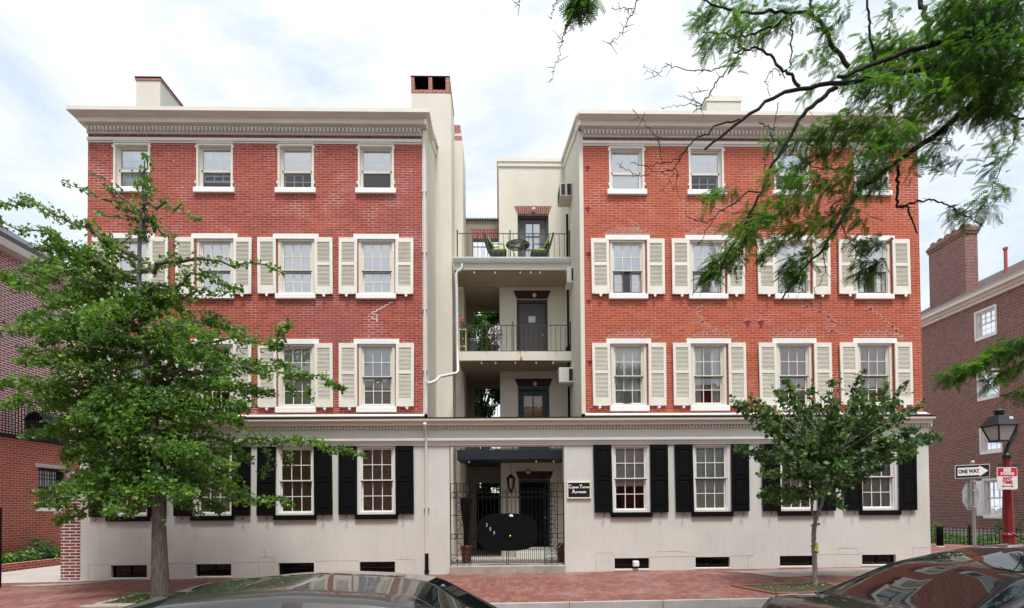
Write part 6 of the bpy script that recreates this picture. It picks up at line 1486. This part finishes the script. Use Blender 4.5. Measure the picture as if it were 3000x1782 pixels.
def locust():
    D0 = -14.5+6.0
    T = tree_root('honey_locust_tree', (9.2, -9.6, gz(9, -4.15)), 'dark honey locust leaning in from the upper right with fine feathery leaves')
    Z = lambda x, y: (1900+x*.4717, y*.4717)
    sph = lambda x, y, d: at(x, y, -14.5+d)
    m = MB(); base = np.array([9.2, -9.6, gz(9, -4.15)-.1])
    join = np.array(sph(3080, 235, 6.3)); join2 = np.array(sph(3060, 250, 6.6))
    m.tube(wiggle([base, base+[-.1, .2, 2.2], base+[-.4, .6, 4.0], (base+[-.4, .6, 4.0])*.4+join*.6+np.array([0, 0, .2]), join], .02, 24, 1), list(np.linspace(.20, .085, 24)), 12)
    m.build('trunk', 'bark_locust', T)
    # limbs: image outline, depth, radius in px of the photograph
    LB = [
     ([(3090,236),(3010,228),(2860,206),(2750,200),(2620,212),(2475,245),(2343,259),(2258,288),(2183,349),(2065,438)], 6.1, 6.0, 11, 3.5),
     ([(3090,240),(3010,235),(2900,250),(2843,307),(2749,391),(2622,476),(2513,561),(2461,651),(2409,730),(2340,800),(2290,880)], 6.3, 6.6, 12, 2.5),
     ([(2452,255),(2362,325),(2310,406),(2258,500),(2230,566),(2192,641),(2159,700),(2130,745),(2110,790)], 6.0, 6.4, 7, 2),
     ([(2975,110),(2820,118),(2700,138),(2631,160),(2560,190),(2455,225)], 6.2, 6.0, 10, 5),
     ([(2725,125),(2720,90),(2697,0),(2690,-60)], 6.2, 6.4, 8, 7),
     ([(2485,195),(2440,130),(2410,70),(2372,38),(2268,33),(2160,38),(2090,10),(2040,-15)], 6.1, 6.2, 7, 2.5), ([(2372,38),(2376,0),(2378,-40)], 6.1, 6.1, 4, 4),
     ([(2343,255),(2315,217),(2290,203),(2263,165),(2225,139),(2183,142),(2150,155)], 6.1, 6.2, 5, 2.5),
     ([(2320,42),(2277,70),(2183,113),(2135,100),(2060,95)], 6.1, 6.3, 4, 2), ([(2183,142),(2145,190),(2095,245),(2088,266),(2056,307),(2032,330)], 6.2, 6.2, 2.6, 1.4),
     ([(2565,175),(2553,122),(2541,24),(2539,-30)], 6.1, 6.0, 4, 3), ([(2319,52),(2322,100),(2318,160),(2313,200)], 6.1, 6.1, 2.5, 2),
     ([(2631,482),(2630,560),(2628,608),(2660,604),(2668,640),(2688,684)], 6.4, 6.5, 5, 2), ([(2628,608),(2680,592),(2725,585),(2780,600),(2810,625),(2850,645),(2880,665)], 6.5, 6.6, 3.5, 1.2),
     ([(2955,-10),(2947,30),(2950,60)], 6.2, 6.2, 6, 4), ([(2520,505),(2470,495),(2380,490)], 6.4, 6.5, 3, 1.5),
     ([(2240,560),(2190,560),(2160,590),(2110,620),(2070,655),(2020,640),(2005,620)], 6.3, 6.4, 2.6, 1.0), ([(2090,650),(2060,690),(2045,720)], 6.3, 6.3, 1.6, .8),
     ([(2127,190),(2100,205),(2040,208),(1990,200),(1950,186)], 6.2, 6.2, 1.8, 1.0), ([(1960,187),(1920,221),(1913,221),(1885,190)], 6.2, 6.2, 1.0, .6), ([(2075,262),(2040,270),(2015,270)], 6.2, 6.2, 1, .7), ([(2056,307),(2020,290),(1985,280)], 6.2, 6.2, 1.3, .7), ([(2056,307),(2020,305),(1945,318)], 6.2, 6.2, 1.2, .6),
     ([(2185,345),(2120,360),(2080,385),(2030,410),(2010,440),(1985,466),(1945,478),(1880,485),(1850,475)], 6.0, 6.1, 2.8, 1.0), ([(2020,425),(1990,470),(1970,500),(1920,505),(1870,512),(1815,490)], 6.1, 6.1, 2.0, .7), ([(1978,490),(1982,530),(1975,560)], 6.1, 6.1, 1.6, .8), ([(1975,505),(1940,560)], 6.1, 6.1, 1.0, .6), ([(1940,470),(1935,410),(1900,375),(1855,325)], 6.1, 6.1, 1.5, .7),
     ([(2225,360),(2260,380),(2265,420)], 6.0, 6.1, 2, 1), ([(2280,300),(2275,340),(2258,400)], 6.0, 6.0, 1.4, .8), ([(2300,230),(2270,200),(2240,235),(2255,280)], 6.1, 6.1, 1.5, .8), ([(2240,500),(2250,460),(2248,430)], 6.0, 6.1, 1.4, .7), ([(2245,620),(2130,625),(2030,580)], 6.4, 6.5, 1.1, .6),
     ([(1870,-20),(1857,22),(1852,40),(1842,55),(1838,72),(1828,92),(1806,110),(1786,132)], 5.2, 5.2, 1.6, .7), ([(1857,24),(1830,26),(1800,29),(1795,18)], 5.2, 5.2, 1.0, .7), ([(1635,-20),(1630,12),(1620,35),(1611,53)], 5.2, 5.2, 1.2, .7), ([(1690,-20),(1686,25),(1676,40),(1668,62),(1657,82),(1655,95),(1645,130),(1642,153),(1634,172),(1618,225),(1612,240)], 5.2, 5.3, 1.6, .5), ([(1657,83),(1679,83)], 5.2, 5.2, 1, .6), ([(1532,-10),(1520,10),(1511,19)], 5.2, 5.2, 1, .5),
     ([(3010,90),(2940,150),(2890,200)], 6.5, 6.3, 3, 2), ([(3010,350),(2930,330),(2880,280),(2860,240)], 6.5, 6.3, 4, 3), ([(2980,390),(2935,480),(2905,560),(2870,640)], 6.5, 6.4, 2, .8), ([(2540,720),(2515,745),(2480,790)], 6.6, 6.6, 1.4, .7), ([(2410,730),(2420,800),(2385,850),(2395,880),(2370,900)], 6.6, 6.6, 1.4, .6), ([(2460,650),(2490,710),(2540,760),(2560,800)], 6.5, 6.6, 1.8, .8),
     ([(3010,1130),(2930,1160),(2860,1080),(2760,1110)], 6.8, 6.8, 1.5, .7)]
    m = MB()
    for k, (pp, d0, d1, r0, r1) in enumerate(LB):
        n = len(pp); P = [sph(x, y, d0+(d1-d0)*j/(n-1)) for j, (x, y) in enumerate(pp)]; nn = n*4; P = wiggle(P, .010, nn, k); m.tube(P, list(np.linspace(r0, r1, nn)*.0037), 7 if r0 > 3 else 5)
        if r0 < 8:
            rr = random.Random(k)
            for q in range(n*2): b = P[rr.randint(2, nn-1)]; d = np.array([rr.uniform(-1, 1), rr.uniform(-.6, .6), rr.uniform(-1, .8)])*rr.uniform(.02, .13); m.tube([b, b+d], [.0035, .0018], 4, False)
    m.build('limbs', 'bark_locust', T)
    # sprays of leaves (zoomed-picture coordinates, radius, fronds per metre)
    S = [([(1000,80),(600,60),(400,40)],55,36),([(420,60),(330,110),(290,150)],42,30),([(620,150),(480,190),(330,240)],58,46),([(860,170),(700,190),(600,250)],50,34),([(560,260),(420,240),(330,330)],40,24),([(560,320),(560,420)],34,14),([(740,180),(720,260)],30,14),
      ([(1180,240),(1000,330),(930,370)],40,26),([(1250,60),(1100,200)],45,26),([(1500,60),(1560,250)],55,34),([(1340,250),(1500,330)],70,46),([(1000,60),(1200,40)],40,20),([(1080,380),(1180,420)],40,20),([(1050,560),(960,590)],30,10),
      ([(1800,40),(2330,60)],110,150),([(1850,200),(2330,200)],130,210),([(1400,330),(1900,330)],85,120),([(1900,350),(2330,400)],120,200),([(1250,430),(1800,470)],60,80),([(1800,500),(2330,520)],100,130),([(1320,540),(1900,560)],60,70),([(2000,620),(2330,620)],90,90),
      ([(1560,600),(1450,680),(1220,680)],48,40),([(1700,640),(1950,600)],80,90),([(2050,640),(2300,760)],80,60),([(2330,760),(2180,900),(2080,930)],56,30),([(2280,850),(2200,1000),(2080,1060)],50,22),([(1880,720),(1830,860),(1760,960)],55,60),([(1800,960),(1830,1080)],35,22),([(1700,960),(1640,1060)],45,30),
      ([(1500,760),(1150,780),(980,830)],48,60),([(1350,830),(1000,860),(740,880)],48,50),([(1650,830),(1350,900)],80,110),([(1600,700),(1700,860)],80,80),([(1250,900),(1000,980),(880,1060)],55,56),([(1480,950),(1250,1060)],70,80),([(1500,1000),(1400,1120),(1280,1200)],70,80),([(1250,1120),(1000,1130),(800,1200)],62,66),([(1000,1150),(800,1100),(720,1080)],45,30),
      ([(1030,1240),(750,1300),(560,1390)],66,80),([(1250,1230),(1200,1350),(1000,1400)],72,70),([(800,1330),(640,1440),(560,1480)],62,60),([(1280,1300),(1350,1400)],40,24),([(560,1180),(440,1190),(350,1210)],24,24),([(450,1200),(370,1270)],18,12),([(1450,1150),(1420,1200)],30,16),([(600,1400),(480,1380)],22,14),
      ([(2180,1120),(2090,1250),(2130,1330)],50,26),([(2090,1280),(1950,1330),(1880,1290)],42,22),([(2000,1380),(1900,1330)],40,16),([(2200,1200),(2240,1180)],30,10),([(1950,700),(2330,640)],70,50),([(1950,1000),(1890,960)],30,8)]
    pl = []
    for k, (pp, r, dn) in enumerate(S):
        n = len(pp); P = [sph(*Z(x, y), 6.2+.5*sin(k*2.1)+.2*j) for j, (x, y) in enumerate(pp)]; pl.append((P, r*.4717*.0042, dn))
    for (pp, r, dn) in (([(2170,720),(2120,770),(2075,825)],24,40),([(2180,745),(2150,790)],18,16),([(2110,740),(2060,820)],14,14),([(2150,690),(2230,700)],22,20),([(2300,690),(2260,740),(2230,745)],20,22),([(2330,760),(2310,800),(2360,830)],22,34),([(2380,730),(2340,800)],20,20),([(2500,690),(2540,710),(2580,720)],18,30),([(2520,760),(2550,780),(2585,770)],16,30),([(2500,800),(2560,810)],14,20),([(2450,700),(2400,690)],18,16),([(2400,660),(2300,680)],26,30),
                        ([(3010,1010),(2930,1035),(2850,1075),(2760,1110)],20,50),([(3010,990),(2950,1005)],30,40),([(3000,1070),(2950,1085),(2900,1115)],16,24),([(3010,1140),(2970,1160)],14,30),([(2790,1100),(2810,1120)],9,12),([(2895,1110),(2900,1140)],9,16)):
        P = [sph(x, y, 6.5) for x, y in pp]; pl.append((P, r*.004, dn*2.2))
    pl.append(([sph(1690,-10,5.2), sph(1695,45,5.2)], .03, 60)); pl.append(([sph(1715,-10,5.2), sph(1738,25,5.2)], .03, 60)); pl.append(([sph(1680,-15,5.2), sph(1760,-15,5.2)], .05, 40)); 
    out = []; tw = MB()
    for k, (P, rad, dn) in enumerate(pl):
        Q, L = resample(P, 30); n = max(4, int(dn*L*3.7+6)); t = RNG.uniform(0, 1, n); i = (t*29).astype(int); C = Q[i]
        d = RNG.normal(0, 1, (n, 3)); d /= np.linalg.norm(d, axis=1, keepdims=True); off = d*(rad*RNG.uniform(0, 1, n)**.5)[:, None]*[1, 1.6, .8]
        pos = C+off
        ax = np.stack([-.55+RNG.normal(0, .55, n), RNG.normal(0, .35, n), -.35+RNG.normal(0, .40, n)], 1); ax += off/(rad+.01)*.5; ax /= np.linalg.norm(ax, axis=1, keepdims=True)
        up = np.array([[0, 0, 1.]])+RNG.normal(0, .35, (n, 3)); w = up-ax*(up*ax).sum(1, keepdims=True); w /= np.linalg.norm(w, axis=1, keepdims=True); u = np.cross(ax, w)
        s = RNG.uniform(.09, .17, n); tv = np.array(FROND[0])
        V = pos[:, None]+s[:, None, None]*(tv[None, :, 0:1]*u[:, None]+tv[None, :, 1:2]*ax[:, None]+tv[None, :, 2:3]*w[:, None]); out.append((V.reshape(-1, 3), len(tv), FROND[1]))
        for j in range(0, n, 5):
            tw.tube([C[j], pos[j]], [.003, .0018], 3, False)
    tw.build('twigs', 'bark_locust', T)
    big_mesh('crown', out, 'leaf_locust', T)
locust()
def far_tree(x, y, g, h, w, n, lab, seed, mat='leaf_far', zmin=.25, ls=.16):
    T = tree_root('leafy_tree', (x, y, g), lab, 'trees behind the buildings'); r = np.random.default_rng(seed); m = MB()
    m.tube([(x, y, g), (x+.1, y, g+h*.35), (x-.05, y+.1, g+h*.8)], [.16, .12, .04], 8); m.build('trunk', 'bark_far', T); m = MB(); cs = []
    for k in range(26):
        a = r.uniform(0, 6.28); hh = r.uniform(zmin, 1.); q = w/2*math.sqrt(max(.05, 1-(abs(hh-.55)/.55)**2))*r.uniform(.3, 1)
        c = np.array([x+q*cos(a), y+q*sin(a), g+h*hh]); b = np.array([x, y, g+h*hh*.75]); m.tube([b, (b+c)/2+[0, 0, .1], c], [.035, .02, .008], 5); cs.append((c, r.uniform(.35, .75)*w/4))
    m.build('branches', 'bark_far', T)
    P = []
    for c, rad in cs: d = r.normal(0, 1, (n//26, 3)); d /= np.linalg.norm(d, axis=1, keepdims=True); P.append(c+d*(rad*r.uniform(0, 1, (len(d), 1))**.5)*[1, 1, .75])
    P = np.concatenate(P); nn = len(P); nr = r.normal(0, .8, (nn, 3)); nr[:, 2] += .5; V, k = instance(*OVAL, P, nr, r.uniform(0, 6.28, nn), r.uniform(.7, 1.3, nn)*ls); big_mesh('crown', [(V, k, OVAL[1])], mat, T)
far_tree(-.7, 8.2, .1, 9.7, 3.4, 12500, 'leafy green tree seen through the middle and lowest alley openings', 3, zmin=.12)
far_tree(-.55, 7.9, .1, 6.9, 2.8, 11000, 'low dense tree filling the lowest alley opening with green leaves', 13, zmin=.3, ls=.12)
far_tree(-1.1, 11.5, .1, 13.4, 2.4, 3200, 'thin-topped tree behind the alley, its tips just above the top balcony floor', 8, zmin=.5)
far_tree(24.5, 36, .1, 15.5, 6.0, 4200, 'light green tree behind the chimney of the purple brick house', 5, ls=.28)
def fallen():
    n = 520; x = RNG.uniform(-13, 11, n); y = -RNG.uniform(.1, 8, n)**1.0; k0 = (y > -4.1) | (RNG.uniform(0, 1, n) < .25); x, y = x[k0], y[k0]; n = len(x)
    z = np.array([gz(a, b)+.012 if b > -4.27 else gz(a, -4.15)-.15+.10*(1-((b+8.05)/3.9)**2)*.6+.012 for a, b in zip(x, y)])
    nr = RNG.normal(0, .25, (n, 3)); nr[:, 2] += 1; V, k = instance(*OVAL, np.stack([x, y, z], 1), nr, RNG.uniform(0, 6.28, n), RNG.uniform(.025, .065, n)); o = big_mesh('fallen_leaves', [(V, k, OVAL[1])], 'leaf_fallen'); tag(o, 'dry leaves and crumbs scattered on the footway and by the kerb', 'leaf litter'); o['kind'] = 'stuff'
leaf('leaf_fallen', (.10, .07, .03), (.20, .15, .05), .1, c3=(.10, .16, .04))
fallen()
